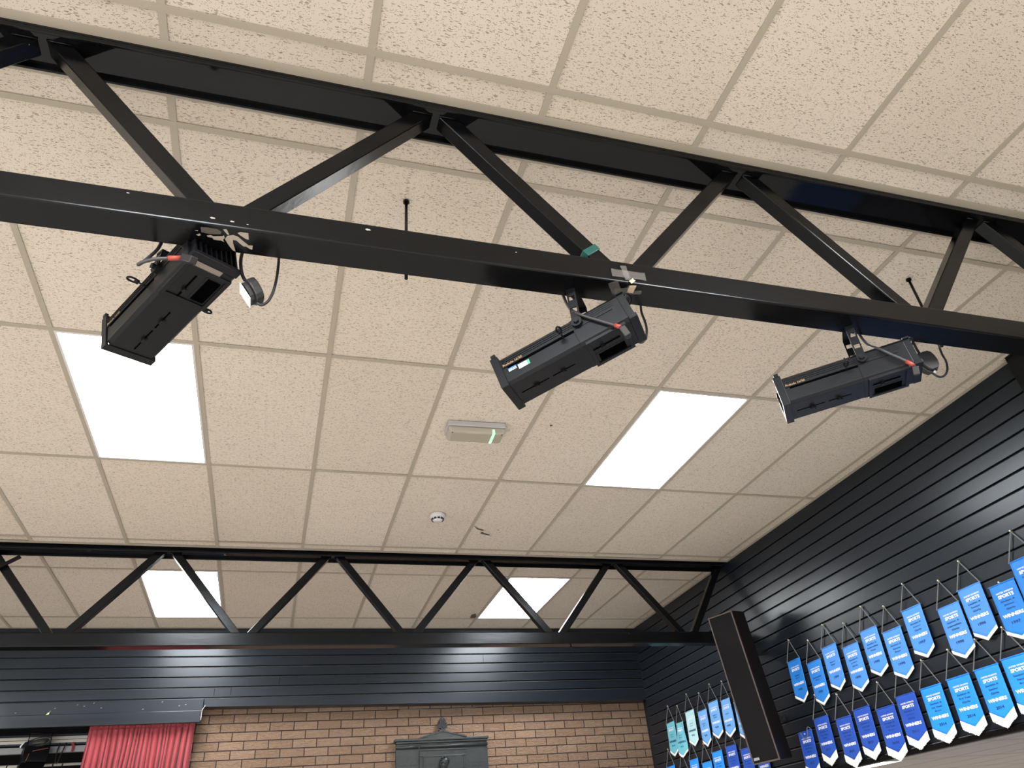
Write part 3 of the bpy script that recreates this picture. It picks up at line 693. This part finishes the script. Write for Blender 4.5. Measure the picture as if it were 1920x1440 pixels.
# ------------------------------------------------------------ rods and small ceiling things
def rod(label, x, y, z0):
    t = thing('threaded_rod', label, 'rod', (x, y, H), 'thin hanger rods')
    MB().cyl((0,0,0), (0,0,z0-H), .0062, 8).build('shaft', M['steel'], t, smooth=True)
    MB().cyl((0,0,-.001), (0,0,-.009), .0125, 10).build('collar', M['steel'], t)
rod('thin black rod dropping from the ceiling midway between two spotlights', .207, -1.067, 3.60)
rod('thin black rod dropping from the ceiling near the boarded side wall', 2.590, -1.079, 3.60)
o = MB().bar((-1.884, 2.612, 3.912), (-2.12, 2.612, 3.742), .022, .022, (0,1,0)).build('metal_bar', M['steel'], None, bevel=.002)
tag(o, 'short dark metal bar lying across a brace of the far truss', 'bar')

t = thing('emergency_light', 'white emergency light box with a green glow on the ceiling', 'emergency light', (0.878, 0.565, H))
t.rotation_euler = (0, 0, math.radians(-2.0))
def frustum(mb, a, b_, z0, z1, k0, k1):
    lo = [(-a*k0, -b_*k0, z0), (a*k0, -b_*k0, z0), (a*k0, b_*k0, z0), (-a*k0, b_*k0, z0)]
    hi = [(-a*k1, -b_*k1, z1), (a*k1, -b_*k1, z1), (a*k1, b_*k1, z1), (-a*k1, b_*k1, z1)]
    A = [mb.bm.verts.new(p) for p in lo]; B = [mb.bm.verts.new(p) for p in hi]
    for i in range(4): mb.face([A[i], A[(i+1)%4], B[(i+1)%4], B[i]])
    mb.face(A); mb.face(B)
mb = MB(); frustum(mb, .172, .066, -.034, 0, 1.0, .98); mb.build('body', M['grey_plastic'], t, bevel=.006)
mb = MB(); frustum(mb, .168, .062, -.074, -.034, .93, 1.0); mb.build('lens', M['lens'], t, bevel=.012, seg=3)
mb = MB(); mb.box(.088, .104, -.064, .052, -.0765, -.0735); mb.box(.088, .102, -.0655, -.0615, -.074, -.050); mb.build('indicator', M['green_led'], t)['label'] = 'green glowing indicator strip'
mb = MB(); mb.sphere((-.145, -.050, -.074), .004); mb.sphere((.145, -.050, -.074), .004); mb.build('screw', M['ink'], t)

t = thing('smoke_detector', 'small round white smoke detector on the ceiling', 'smoke detector', (0.905, 1.815, H))
def lathe(mb, prof, seg=28):
    rings = [[mb.bm.verts.new((r*math.cos(2*math.pi*k/seg), r*math.sin(2*math.pi*k/seg), z)) for k in range(seg)] for r, z in prof]
    for A, B in zip(rings, rings[1:]):
        for k in range(seg): mb.face([A[k], A[(k+1)%seg], B[(k+1)%seg], B[k]])
    mb.face(rings[0]); mb.face(rings[-1])
mb = MB(); lathe(mb, [(.054, 0), (.056, -.006), (.055, -.020), (.049, -.026)]); mb.build('base', M['white_plastic'], t, smooth=True)
mb = MB(); lathe(mb, [(.048, -.025), (.046, -.031), (.036, -.043), (.030, -.050), (.024, -.053)]); mb.build('cap', M['white_plastic'], t, smooth=True)
mb = MB()
for k in range(10):
    q = 2*math.pi*(k+.5)/10; d = V((math.cos(q), math.sin(q), 0)); mb.obox(d*.0405+V((0,0,-.037)), (d, V((-d.y, d.x, 0)), (0,0,1)), (.004, .0095, .0068))
mb.build('vent', M['ink'], t)

# ------------------------------------------------------------ column loudspeaker
def rotm(a, b_, c): return Matrix.Rotation(a, 3, 'Z') @ Matrix.Rotation(b_, 3, 'X') @ Matrix.Rotation(c, 3, 'Y')
m4 = rotm(-1.069, .102, -.039).to_4x4(); m4.translation = V((3.457, 2.311, 2.896))
t = thing('loudspeaker', 'tall dark column loudspeaker between the pennants on the boarded wall', 'speaker', mat=m4)
W2, D2, H2 = .112, .1045, .546
mb = MB(); mb.box(-W2, W2, -D2+.010, D2, -H2, H2); mb.build('cabinet', M['spk_case'], t, bevel=.003)
mb = MB(); e = .010
mb.box(-W2, W2, -D2, -D2+.012, H2-e, H2); mb.box(-W2, W2, -D2, -D2+.012, -H2, -H2+e); mb.box(-W2, -W2+e, -D2, -D2+.012, -H2+e, H2-e); mb.box(W2-e, W2, -D2, -D2+.012, -H2+e, H2-e)
mb.build('front_frame', M['spk_edge'], t, bevel=.002)
MB().box(-W2+e, W2-e, -D2+.004, -D2+.014, -H2+e, H2-e).build('grille', M['cloth'], t)
mb = MB(); mb.box(-W2+.016, -W2+.062, -D2+.002, -D2+.006, -H2+.026, -H2+.044); mb.build('badge', M['chrome'], t, bevel=.001)
mb = MB(); inv3 = m4.inverted()
for zz in (3.15, 2.65):
    p1 = inv3 @ V((3.728, 2.33, zz)); p0 = V((0, D2-.01, p1.z)); mb.bar(p0, p1, .04, .03, (0,0,1))
mb.build('wall_bracket', M['steel'], t)

# ------------------------------------------------------------ pennants
def pennant(label, yc, zt, kind, cloth_m, lines, w=.170, cord=.148, apex=None, crumple=0.0, lean=0.0, group='winners pennants on the right wall', loop=False, pinned=False, pale=False, seed=0):
    """yc,zt: middle of top edge on the wall; local u runs to the right (towards the viewer, -Y), v up, n off the wall"""
    t = thing('pennant', label, 'pennant', (XR-.004, yc, zt), group)
    rg = random.Random(seed); ph = rg.random()*6; am = .0035 + .014*crumple
    hs = .245 if kind == 'felt' else .228; tip = .046
    def P(u, v, e=0.0):
        g = -v/.3
        n = .008 + am*(1+math.sin(u*22+ph))*(.25+g) + am*.6*(1+math.sin(u*60+v*24+ph*2))*crumple + .004*g
        uu = u*(1-.35*crumple*max(0, 1-g*1.6)) + lean*(-v)
        return V((-(n+e), -uu, v))
    def vb(u, extra=0.0): return -(hs + tip*(1-abs(u)/(w/2))) - extra
    nu, nv = 12, 14
    mb = MB()
    def sheet(f0, f1, off=0.0, n_v=nv):
        g = [[mb.bm.verts.new(P(w*(i/nu-.5), f0(w*(i/nu-.5))*(1-j/n_v)+f1(w*(i/nu-.5))*j/n_v, off)) for j in range(n_v+1)] for i in range(nu+1)]
        for i in range(nu):
            for j in range(n_v): mb.face([g[i][j], g[i+1][j], g[i+1][j+1], g[i][j+1]])
    sheet(lambda u: 0.0, lambda u: vb(u))
    cl = o = mb.build('cloth', cloth_m, t, smooth=True); sm = o.modifiers.new('thick', 'SOLIDIFY'); sm.thickness = .0012; sm.offset = -1
    mb = MB(); mb.tube([P(-w/2-.004, -.003, .001), P(w/2+.004, -.003, .001)], .0032, 8); mb.build('top_rod', cloth_m, t, smooth=True)
    mb = MB()
    if kind == 'felt':
        sheet(lambda u: vb(u, -.004), lambda u: vb(u, .016), .0012, 2)
        o = mb.build('felt_edge', M['felt'], t, smooth=True); sm = o.modifiers.new('thick', 'SOLIDIFY'); sm.thickness = .0015
    else:
        ns = 60
        for i in range(ns):
            u0, u1 = w*(i/ns-.5), w*((i+1)/ns-.5); um = (u0+u1)/2
            l0 = .041+.005*rg.random(); dx = (rg.random()-.5)*.003; dn = .0008+.0022*rg.random(); u0 -= .0012; u1 += .0012
            a0, a1 = vb(u0, -.005), vb(u1, -.005)
            q = [P(u0, a0, dn), P(u1, a1, dn), P(u1+dx*.5, (a1+vb(u1, l0))/2, dn+.001), P(u1-.0006+dx, vb(um, l0), dn), P(u0+.0006+dx, vb(um, l0), dn), P(u0+dx*.5, (a0+vb(u0, l0))/2, dn+.001)]
            mb.poly(q)
        mb.build('fringe', M['felt'], t)
    # lettering
    fn = lambda u, v: P(u, v, .0016)
    def line(txt, v, wd, hh, m_, off, nm='small_lettering'):
        mb = MB(); put_text(mb, txt, fn, 0, v, wd, hh, off); mb.build(nm, m_, cl)
    line('UNITED DIVISION', -.050, w*.66, .0085, M['white_letter'], .03); line('SPORTS', -.070, w*.60, .0190, M['white_letter'], .045, 'large_lettering')
    line('WINNERS', -.172, w*.78, .0185, M['navy_letter'] if pale else M['white_letter'], .045, 'large_lettering')
    sub, yr = lines
    ys = {1: [-.118], 2: [-.112, -.131], 3: [-.096, -.117, -.138]}[len(sub)]
    for s_, v in zip(sub, ys): line(s_, v, w*min(.62, .052*len(s_)+.08), .0105, M['navy_letter'], .02)
    line(yr, -.212, w*.33, .0155, M['navy_letter'], .03, 'year_lettering')
    # cord and pin
    if not pinned:
        mb = MB()
        if loop:
            pts = spline([P(-w*.30, -.002, .003), P(-w*.18, -.040, .006), P(w*.02, -.048, .006), P(w*.20, -.030, .006), P(w*.26, .012, .006), P(w*.40, .014, .006), P(w*.48, -.004, .004)], 5)
            mb.tube(pts, .0032, 6); pin_p = P(0, -.022, .003)
        else:
            au, av = apex if apex else (0.004, cord)
            A = V((-.006, -au, av))
            mb.tube([P(-w/2, -.002, .002), A], .0032, 6); mb.tube([P(w/2, -.002, .002), A], .0032, 6); pin_p = A
        mb.build('cord', M['cord'], t)
    else: pin_p = P(-.006, .002, .004)
    mb = MB(); mb.sphere(pin_p+V((-.004, 0, .002)), .0058, (.7, 1, 1), 6); mb.cyl(pin_p, V((.012, pin_p.y, pin_p.z+.001)), .002, 6); mb.build('pin', M['pin'], t, smooth=True)
    return t

SA = 'Section A'
UP = 'upper row right of the tall speaker'
LO = 'lower row right of the tall speaker'
UL = 'upper row between the brick wall and the tall speaker'
LL_ = 'lower row between the brick wall and the tall speaker'
od = ['first', 'second', 'third', 'fourth', 'fifth', 'sixth', 'seventh', 'eighth', 'ninth', 'tenth', 'eleventh']
A = [  # yc, zt, cloth, sub, year, extra
 (2.011, 3.007, 'bright', ['Senior', 'Boys'], '1992', dict(crumple=.10)),
 (1.787, 2.944, 'bright', ['Intermediate', 'Boys'], '1992', {}),
 (1.579, 3.000, 'mid', ['Junior', 'Boys'], '1994', {}),
 (1.361, 2.948, 'mid', [SA, 'Junior', 'Girls'], '1995', dict(crumple=.06)),
 (1.146, 2.998, 'mid', [SA, 'Intermediate', 'Boys'], '1995', {}),
 (0.945, 2.937, 'mid', [SA, 'Senior', 'Boys'], '1995', {}),
 (0.725, 3.012, 'mid', [SA, 'Junior', 'Girls'], '1997', {}),
 (0.449, 2.939, 'mid', [SA, 'Intermediate', 'Girls'], '1998', {}),
 (0.258, 2.990, 'mid', [SA, 'Senior', 'Girls'], '1996', {}),
 (0.049, 2.939, 'bright', [SA, 'Junior', 'Girls'], '1997', dict(pinned=True)),
 (-0.137, 3.016, 'bright', [SA, 'Senior', 'Girls'], '1997', {}),
]
for i, (y, z, c, sub, yr, ex) in enumerate(A):
    nm = {'mid': 'mid blue', 'bright': 'bright blue'}[c]
    lab = '%s felt-tipped pennant, upper row, %s on from the speaker away from the brick' % (nm, od[i])
    if ex.get('pinned'): lab = 'bright blue pennant pinned flat without a cord in the upper row'
    if i == 10: lab = 'bright blue pennant cut off by the photo edge at the end of the upper row'
    pennant(lab, y, z, 'felt', M[c], (sub, yr), lean=-.02, seed=i, **ex)
B = [
 (2.110, 2.521, 'royal', [SA, '3rd Year', 'Boys'], '2012', dict(loop=True)),
 (1.888, 2.577, 'royal', [SA, '1st Year', 'Boys'], '2013', {}),
 (1.652, 2.534, 'royal', [SA, '1st Year', 'Girls'], '2013', {}),
 (1.448, 2.557, 'royal', [SA, '2nd Year', 'Girls'], '2013', {}),
 (1.227, 2.521, 'royal', [SA, '3rd Year', 'Boys'], '2013', {}),
 (1.024, 2.555, 'royal', [SA, 'Junior', 'Girls'], '2013', {}),
 (0.800, 2.556, 'azure', [SA, '1st Year', 'Boys'], '2014', {}),
 (0.577, 2.562, 'azure', [SA, '3rd Year', 'Girls'], '2014', {}),
 (0.365, 2.566, 'azure', [SA, 'Senior', 'Girls'], '2014', {}),
 (0.166, 2.576, 'azure', [SA, 'Senior', 'Boys'], '2014', {}),
]
for i, (y, z, c, sub, yr, ex) in enumerate(B):
    nm = {'royal': 'royal blue', 'azure': 'azure blue'}[c]
    lab = '%s fringed pennant, lower row, %s on from the speaker away from the brick' % (nm, od[i])
    if ex.get('loop'): lab = 'royal blue pennant with its cord looped over the front, beside the tall speaker'
    if i == 9: lab = 'azure blue pennant cut off by the photo edge at the end of the lower row'
    pennant(lab, y, z, 'fringe', M[c], (sub, yr), lean=-.02, seed=20+i, w=.172, **ex)
C = [
 (4.174, 2.938, 'teal', ['Junior', 'Boys'], '91', dict(pale=True), 'faded teal pennant next to the brick wall, top row'),
 (3.976, 2.902, 'teal', ['Junior', 'Girls'], '91', dict(pale=True, crumple=.55), 'creased faded teal pennant second from the brick wall, top row'),
 (3.753, 2.967, 'aqua', ['Junior', 'Boys'], '92', dict(pale=True), 'very pale aqua pennant in the top row beside the teal ones'),
 (3.520, 2.927, 'light', ['Senior', 'Boys'], '93', {}, 'light blue pennant directly beside the pale aqua one'),
 (3.303, 2.960, 'light', ['Senior', 'Girls'], '93', {}, 'light blue pennant two along from the pale aqua one towards the speaker'),
 (3.087, 2.938, 'light', ['Girls'], '1994', dict(crumple=.3), 'creased light blue pennant directly before the speaker hides the row'),
 (2.880, 2.885, 'light', ['Junior', 'Girls'], '1994', {}, 'light blue pennant mostly hidden behind the tall speaker, top row'),
]
for i, (y, z, c, sub, yr, ex, lab) in enumerate(C): pennant(lab, y, z, 'felt', M[c], (sub, yr), lean=-.02, seed=40+i, **ex)
D = [(4.329, 2.566, 'azure', 'azure blue pennant next to the brick wall, lower row'), (4.071, 2.501, 'azure', 'pennant of which only the hanging cord shows, lower row near the brick wall'),
 (3.850, 2.564, 'azure', 'azure blue pennant below the very pale aqua one'), (3.623, 2.510, 'azure', 'azure blue pennant hung low under the first light blue one'),
 (3.411, 2.568, 'azure', 'azure blue pennant directly before the royal blue ones, brick wall side of speaker'), (3.166, 2.579, 'royal', 'royal blue pennant under the creased light blue one'),
 (2.945, 2.527, 'royal', 'royal blue pennant half hidden by the tall speaker, lower row'), (2.725, 2.535, 'royal', 'royal blue pennant showing only under the foot of the tall speaker')]
for i, (y, z, c, lab) in enumerate(D): pennant(lab, y, z, 'fringe', M[c], ([SA, '1st Year', 'Boys'], '2012'), lean=-.02, seed=60+i, w=.172)

# ------------------------------------------------------------ memorial plaque
t = thing('memorial_plaque', 'dark cast bronze memorial plaque with a pediment on the brick wall', 'plaque', (1.515, YB, 2.5))
px = lambda x: x-1.515
pz = lambda z: z-2.5
MB().box(px(1.062), px(1.966), -.045, 0, pz(1.85), pz(2.88)).build('slab', M['bronze'], t, bevel=.003)
mb = MB(); mb.box(px(1.285), px(1.735), -.062, -.045, pz(1.85), pz(2.86)); mb.build('centre_panel', M['bronze'], t, bevel=.003)
mb = MB()
mb.prism([(px(1.046), -.075, pz(2.967)), (px(1.050), -.075, pz(2.950)), (px(1.068), -.050, pz(2.935)), (px(1.068), 0, pz(2.935)), (px(1.046), 0, pz(2.967))], (0.0001,0,0), cap=False)
mb.box(px(1.046), px(1.976), -.078, 0, pz(2.945), pz(2.967)); mb.box(px(1.060), px(1.965), -.066, 0, pz(2.925), pz(2.945)); mb.box(px(1.066), px(1.960), -.050, 0, pz(2.88), pz(2.925))
mb.build('cornice', M['bronze'], t, bevel=.004)
mb = MB(); mb.tube([(px(1.058), -.052, pz(2.895)), (px(1.275), -.052, pz(2.895))], .013, 10); mb.tube([(px(1.29), -.056, pz(2.897)), (px(1.962), -.056, pz(2.897))], .014, 10); mb.build('frieze_roll', M['bronze'], t, smooth=True)
mb = MB(); mb.prism([(px(1.285), -.078, pz(2.966)), (px(1.752), -.078, pz(2.966)), (px(1.53), -.078, pz(3.022)), (px(1.50), -.078, pz(3.022))], (0, .078, 0)); mb.build('pediment', M['bronze'], t, bevel=.003)
mb = MB(); mb.bar((px(1.285), -.080, pz(2.968)), (px(1.515), -.080, pz(3.024)), .010, .010, (0,1,0)); mb.bar((px(1.752), -.080, pz(2.968)), (px(1.515), -.080, pz(3.024)), .010, .010, (0,1,0)); mb.build('pediment_moulding', M['bronze'], t)
# palmette finial
mb = MB(); mb.box(px(1.482), px(1.548), -.06, -.01, pz(3.020), pz(3.040))
mb.prism([(px(1.515+.040*math.sin(q)*(1.0 if abs(q) < 2 else .8)), -.045, pz(3.098+.058*math.cos(q))) for q in [2*math.pi*k/18 for k in range(18)]], (0, .03, 0))
for k in range(-4, 5):
    a_ = k*.33; d = V((math.sin(a_), 0, math.cos(a_))); c0 = V((0, -.048, pz(3.052))); ln = .098-abs(k)*.012
    mb.tube([c0+d*.012, c0+d*ln*.55, c0+d*ln*.85, c0+d*ln], [.004, .008, .009, .004], 8)
mb.tube([(px(1.515)-.014*math.cos(q), -.050, pz(3.056)+.014*math.sin(q)) for q in [2*math.pi*k/12 for k in range(12)]], .005, 6, closed=True)
mb.build('palmette_finial', M['bronze'], t, smooth=False)
mb = MB(); fx = lambda x, z: V((x, -.0640, z)); put_text(mb, 'TO COMMEMORATE', fx, px(1.520), pz(2.834), .405, .036, .0)
for x, s_ in ((1.375, 'THOSE'), (1.655, 'WHO')): put_text(mb, s_, lambda x_, z_: V((x_, -.0695, z_)), px(x), pz(2.745), .085 if len(s_) > 3 else .066, .022, .0)
mb.build('lettering', M['plaque_text'], t)
mb = MB()
for (a0, a1, z0, z1) in ((1.318, 1.718, 2.800, 2.808), (1.318, 1.326, 2.2, 2.800), (1.710, 1.718, 2.2, 2.800), (1.285, 1.735, 2.808, 2.814), (1.285, 1.735, 2.856, 2.866)): mb.box(px(a0), px(a1), -.070, -.062, pz(z0), pz(z1))
mb.box(px(1.326), px(1.710), -.067, -.062, pz(2.2), pz(2.80))
mb.build('inner_frame', M['bronze'], t, bevel=.002)
mb = MB()
for x0, x1 in ((1.08, 1.27), (1.75, 1.95)):
    for k in range(5):
        for j in range(3): mb.box(px(x0+.008+j*.058), px(x0+.050+j*.058), -.048, -.045, pz(2.742-k*.030), pz(2.754-k*.030))
mb.build('worn_line', M['plaque_text'], t)
# relief head, facing left, only its upper part is in view
mb = MB(); hc = V((px(1.513), -.085, pz(2.735)))
mb.sphere(hc, .048, (.95, .85, 1.15), 12)
mb.sphere(hc+V((.010, -.004, .018)), .048, (.98, .85, .90), 12)
for k in range(16):
    q = k*.78; mb.sphere(hc+V((.006+.036*math.cos(q), -.018-.012*(k%3), .030+.026*math.sin(q))), .010, (1,1,1), 5)
mb.tube([hc+V((-.030, -.036, .000)), hc+V((-.040, -.046, -.014)), hc+V((-.034, -.040, -.024))], [.006, .009, .006], 8)
mb.sphere(hc+V((-.020, -.036, .004)), .008, (1.2, .6, .7), 5); mb.sphere(hc+V((.004, -.040, .003)), .008, (1.2, .6, .7), 5)
mb.tube([hc+V((-.028, -.038, -.036)), hc+V((-.008, -.042, -.038)), hc+V((.008, -.036, -.037))], .005, 6)
mb.sphere(hc+V((.0, .01, -.085)), .045, (.8, .7, 1.0), 8)
mb.build('relief_head', M['bronze'], t, smooth=True)
# thin wire along the brick just under the boards
o = MB().tube(spline([(1.09, YB-.008, 3.285), (1.105, YB-.008, 3.246), (1.16, YB-.008, 3.241), (1.45, YB-.008, 3.236), (1.75, YB-.008, 3.240), (1.93, YB-.008, 3.250)]), .003, 6).build('wire', M['cord'], smooth=True)
tag(o, 'thin pale wire running along the top of the brick above the plaque', 'wire')

# ------------------------------------------------------------ stage: pelmet, curtain, rails
t = thing('pelmet', 'black painted timber pelmet over the stage opening', 'pelmet', (-0.70, 4.62, 3.25))
MB().box(-5.5, -0.012, -.012, .0295, .002, .106).build('fascia_board', M['board'], t, bevel=.003)
MB().box(-5.5, -0.014, -.045, -.0125, -.100, .0).build('lower_board', M['board'], t, bevel=.004)
mb = MB(); mb.prism([(-.014, -.047, .0), (-.014, -.013, .0), (.004, -.013, .045), (.008, -.030, .045)], (.003,0,0)); mb.box(-.014, -.011, -.046, -.013, -.080, 0.0); mb.build('raw_end', M['white_plastic'], t)['label'] = 'pale unpainted end edge'
mb = MB(); rr = random.Random(9)
for k in range(11): 
    x = -.15-rr.random()*1.5; z = .02+rr.random()*.075; mb.obox((x, -.0125, z), ((.9,0,.4), (0,1,0), (-.4,0,.9)), (.006, .0006, .002))
mb.build('staple', M['chip'], t)
o = MB().prism([(0,0,0), (.022,-.002,.004), (.026,-.006,.022), (.012,-.004,.016)], (0,.002,0)).build('paper_scrap', M['yellow_scrap'], None); o.location = (-1.955, 4.571, 3.245)
tag(o, 'tiny yellow-green paper scrap stuck on the stage pelmet', 'paper')

t = thing('stage_curtain', 'gathered red stage curtain hanging under the pelmet beside the brick wall', 'curtain', (-1.19, 4.70, 3.17))
mb = MB(); nx, nz = 260, 26
rr = random.Random(21); fold = []
x = 0
cuts = [0]
while cuts[-1] < 1: cuts.append(cuts[-1]+.026+.040*rr.random())
amps = [.55+.45*rr.random() for _ in cuts]; sk = [.3+.4*rr.random() for _ in cuts]; dr = [(rr.random()-.5)*.05 for _ in cuts]
def fold_at(s_, g):
    s_ = min(max(s_, 0), .9999); i = 0
    while cuts[i+1] < s_: i += 1
    f = (s_-cuts[i])/(cuts[i+1]-cuts[i]); k = sk[i]
    f = f/k*.5 if f < k else .5+(f-k)/(1-k)*.5
    return math.sin(f*math.pi)**.85*amps[i]*min(1, (cuts[i+1]-cuts[i])/.05+.3)
def cur(s_, g):     # s 0..1 across, g 0 top .. 1 bottom (1.9 m)
    xx = -.427 + .854*s_; d = 1.9*g
    spread = 1 + .02*g
    am = .030 + .075*min(1, g*5)
    if d < .035: am = .010 + .012*fold_at(s_*1.7 % 1, 0)
    y = -am*fold_at(s_ + .010*math.sin(g*9+s_*14)*min(1, g*4), g)
    if s_ < .17: y *= .45 + .3*s_/.17; y -= .030*math.sin(s_/.17*math.pi)*min(1, g*8)
    return V((xx*spread, y, -d))
gs = [0, .004, .010, .016, .0185, .022, .028, .036, .05] + [.05+.95*k/16 for k in range(1, 17)]
grid = [[mb.bm.verts.new(cur(i/nx, g)) for g in gs] for i in range(nx+1)]
for i in range(nx):
    for j in range(len(gs)-1): mb.face([grid[i][j], grid[i+1][j], grid[i+1][j+1], grid[i][j+1]])
o = mb.build('drape', M['curtain'], t, smooth=True); sm = o.modifiers.new('thick', 'SOLIDIFY'); sm.thickness = .003; sm.offset = 1
MB().box(-.43, .43, .0, .012, -.02, .03).build('heading_rail', M['stage_black'], t)

t = thing('curtain_track', 'pale cream double curtain track across the stage opening', 'rail', (-3.5, 5.5, 3.197))
mb = MB(); mb.box(-2.4, 2.55, -.02, .012, .004, .030); mb.box(-2.4, 2.55, -.02, .012, -.026, .000); mb.build('channel', M['cream_metal'], t, bevel=.003)
MB().box(-2.4, 2.55, -.012, .022, -.040, .050).build('backing', mat('dark_blue_track', (0.03, 0.04, 0.07), 0.5)[0], t)
o = MB().box(-6.0, -.95, 5.46, 5.51, 3.085, 3.139).build('lighting_beam', M['grey_beam'], None, bevel=.004); tag(o, 'flat grey beam behind the curtain track on the stage', 'beam')
t = thing('lighting_bar', 'pale pipe bar low in the stage opening', 'bar', (-3.4, 5.6, 3.000))
MB().cyl((-2.5, 0, 0), (2.4, 0, 0), .013, 12).build('pipe', M['cream_metal'], t, smooth=True)
mb = MB()
for x in (.98, 1.07, 1.16, 1.27, 1.36, 1.44): mb.tube([(x, 0, -.02), (x+.004, -.014, 0), (x+.012, -.006, .016)], .006, 6)
mb.build('cable_tie', M['rubber'], t)
m4 = Matrix.Rotation(.35, 4, 'Z') @ Matrix.Rotation(-.15, 4, 'X'); m4.translation = V((-2.14, 5.36, 3.045))
t = thing('stage_lantern', 'boxy dark stage lantern hanging in the stage opening beside the red curtain', 'stage light', mat=m4)
MB().box(-.085, .085, -.10, .10, -.075, .055).build('housing', M['lamp'], t, bevel=.006)
mb = MB(); mb.box(-.115, -.082, -.105, .09, -.085, .06); mb.build('barn_door', M['lamp'], t)
mb = MB(); mb.bar((-.05, -.103, .012), (.07, -.103, .040), .006, .004, (0,1,0)); mb.bar((-.085, -.103, -.07), (-.072, -.103, -.01), .006, .004, (0,1,0)); mb.build('rust_edge', mat('rusty_edge', (0.30, 0.12, 0.06), 0.6)[0], t)['label'] = 'rust brown edges'
mb = MB(); mb.bar((.09, 0, .0), (.09, 0, .20), .02, .006, (0,1,0)); mb.bar((-.09, 0, .0), (-.09, 0, .20), .02, .006, (0,1,0)); mb.bar((-.09, 0, .20), (.09, 0, .20), .02, .006, (0,1,0)); mb.build('yoke', M['lamp'], t)
t = thing('cable_coil', 'coiled dark cable on top of the stage lantern', 'cable', (-2.16, 5.33, 3.145))
mb = MB(); rr = random.Random(4)
for k in range(7):
    o1, o2 = rr.uniform(-.012, .012), rr.uniform(-.014, .014)
    mb.tube([((.10+o1)*math.cos(q)+o2, .03*math.sin(q)+o1, (.038+o2)*math.sin(q)+.02*math.cos(q)+o1) for q in [2*math.pi*j/24 for j in range(24)]], .0052, 6, closed=True)
mb.build('loops', mat('grey_black_cable', (0.07, 0.07, 0.072), 0.5)[0], t, smooth=True)
MB().bar((-.115, -.02, -.03), (-.085, -.02, .02), .018, .012, (0,1,0)).build('buckle', M['chrome'], t)['label'] = 'bright metal buckle'
o = MB().tube(spline([(-1.985, 5.44, 3.16), (-1.99, 5.42, 3.08), (-1.985, 5.42, 3.00), (-1.965, 5.42, 2.995), (-1.955, 5.42, 3.05), (-1.93, 5.43, 3.16)]), .005, 6).build('hanging_cable', M['rubber'], smooth=True)
tag(o, 'thin dark cable looping from the grey stage beam', 'cable')
mb = MB(); q = [(-1.885, 5.45, 3.165), (-1.870, 5.45, 3.13), (-1.868, 5.45, 3.105), (-1.872, 5.45, 3.085)]
for a, b_ in zip(q, q[1:]): mb.bar(a, b_, .022, .003, (1,0,0))
o = mb.build('ribbon', M['curtain']); tag(o, 'short red ribbon hanging against the grey stage beam', 'ribbon')

for o_ in list(bpy.data.objects):
    if o_.type == 'MESH' and not o_.data.polygons: bpy.data.objects.remove(o_)
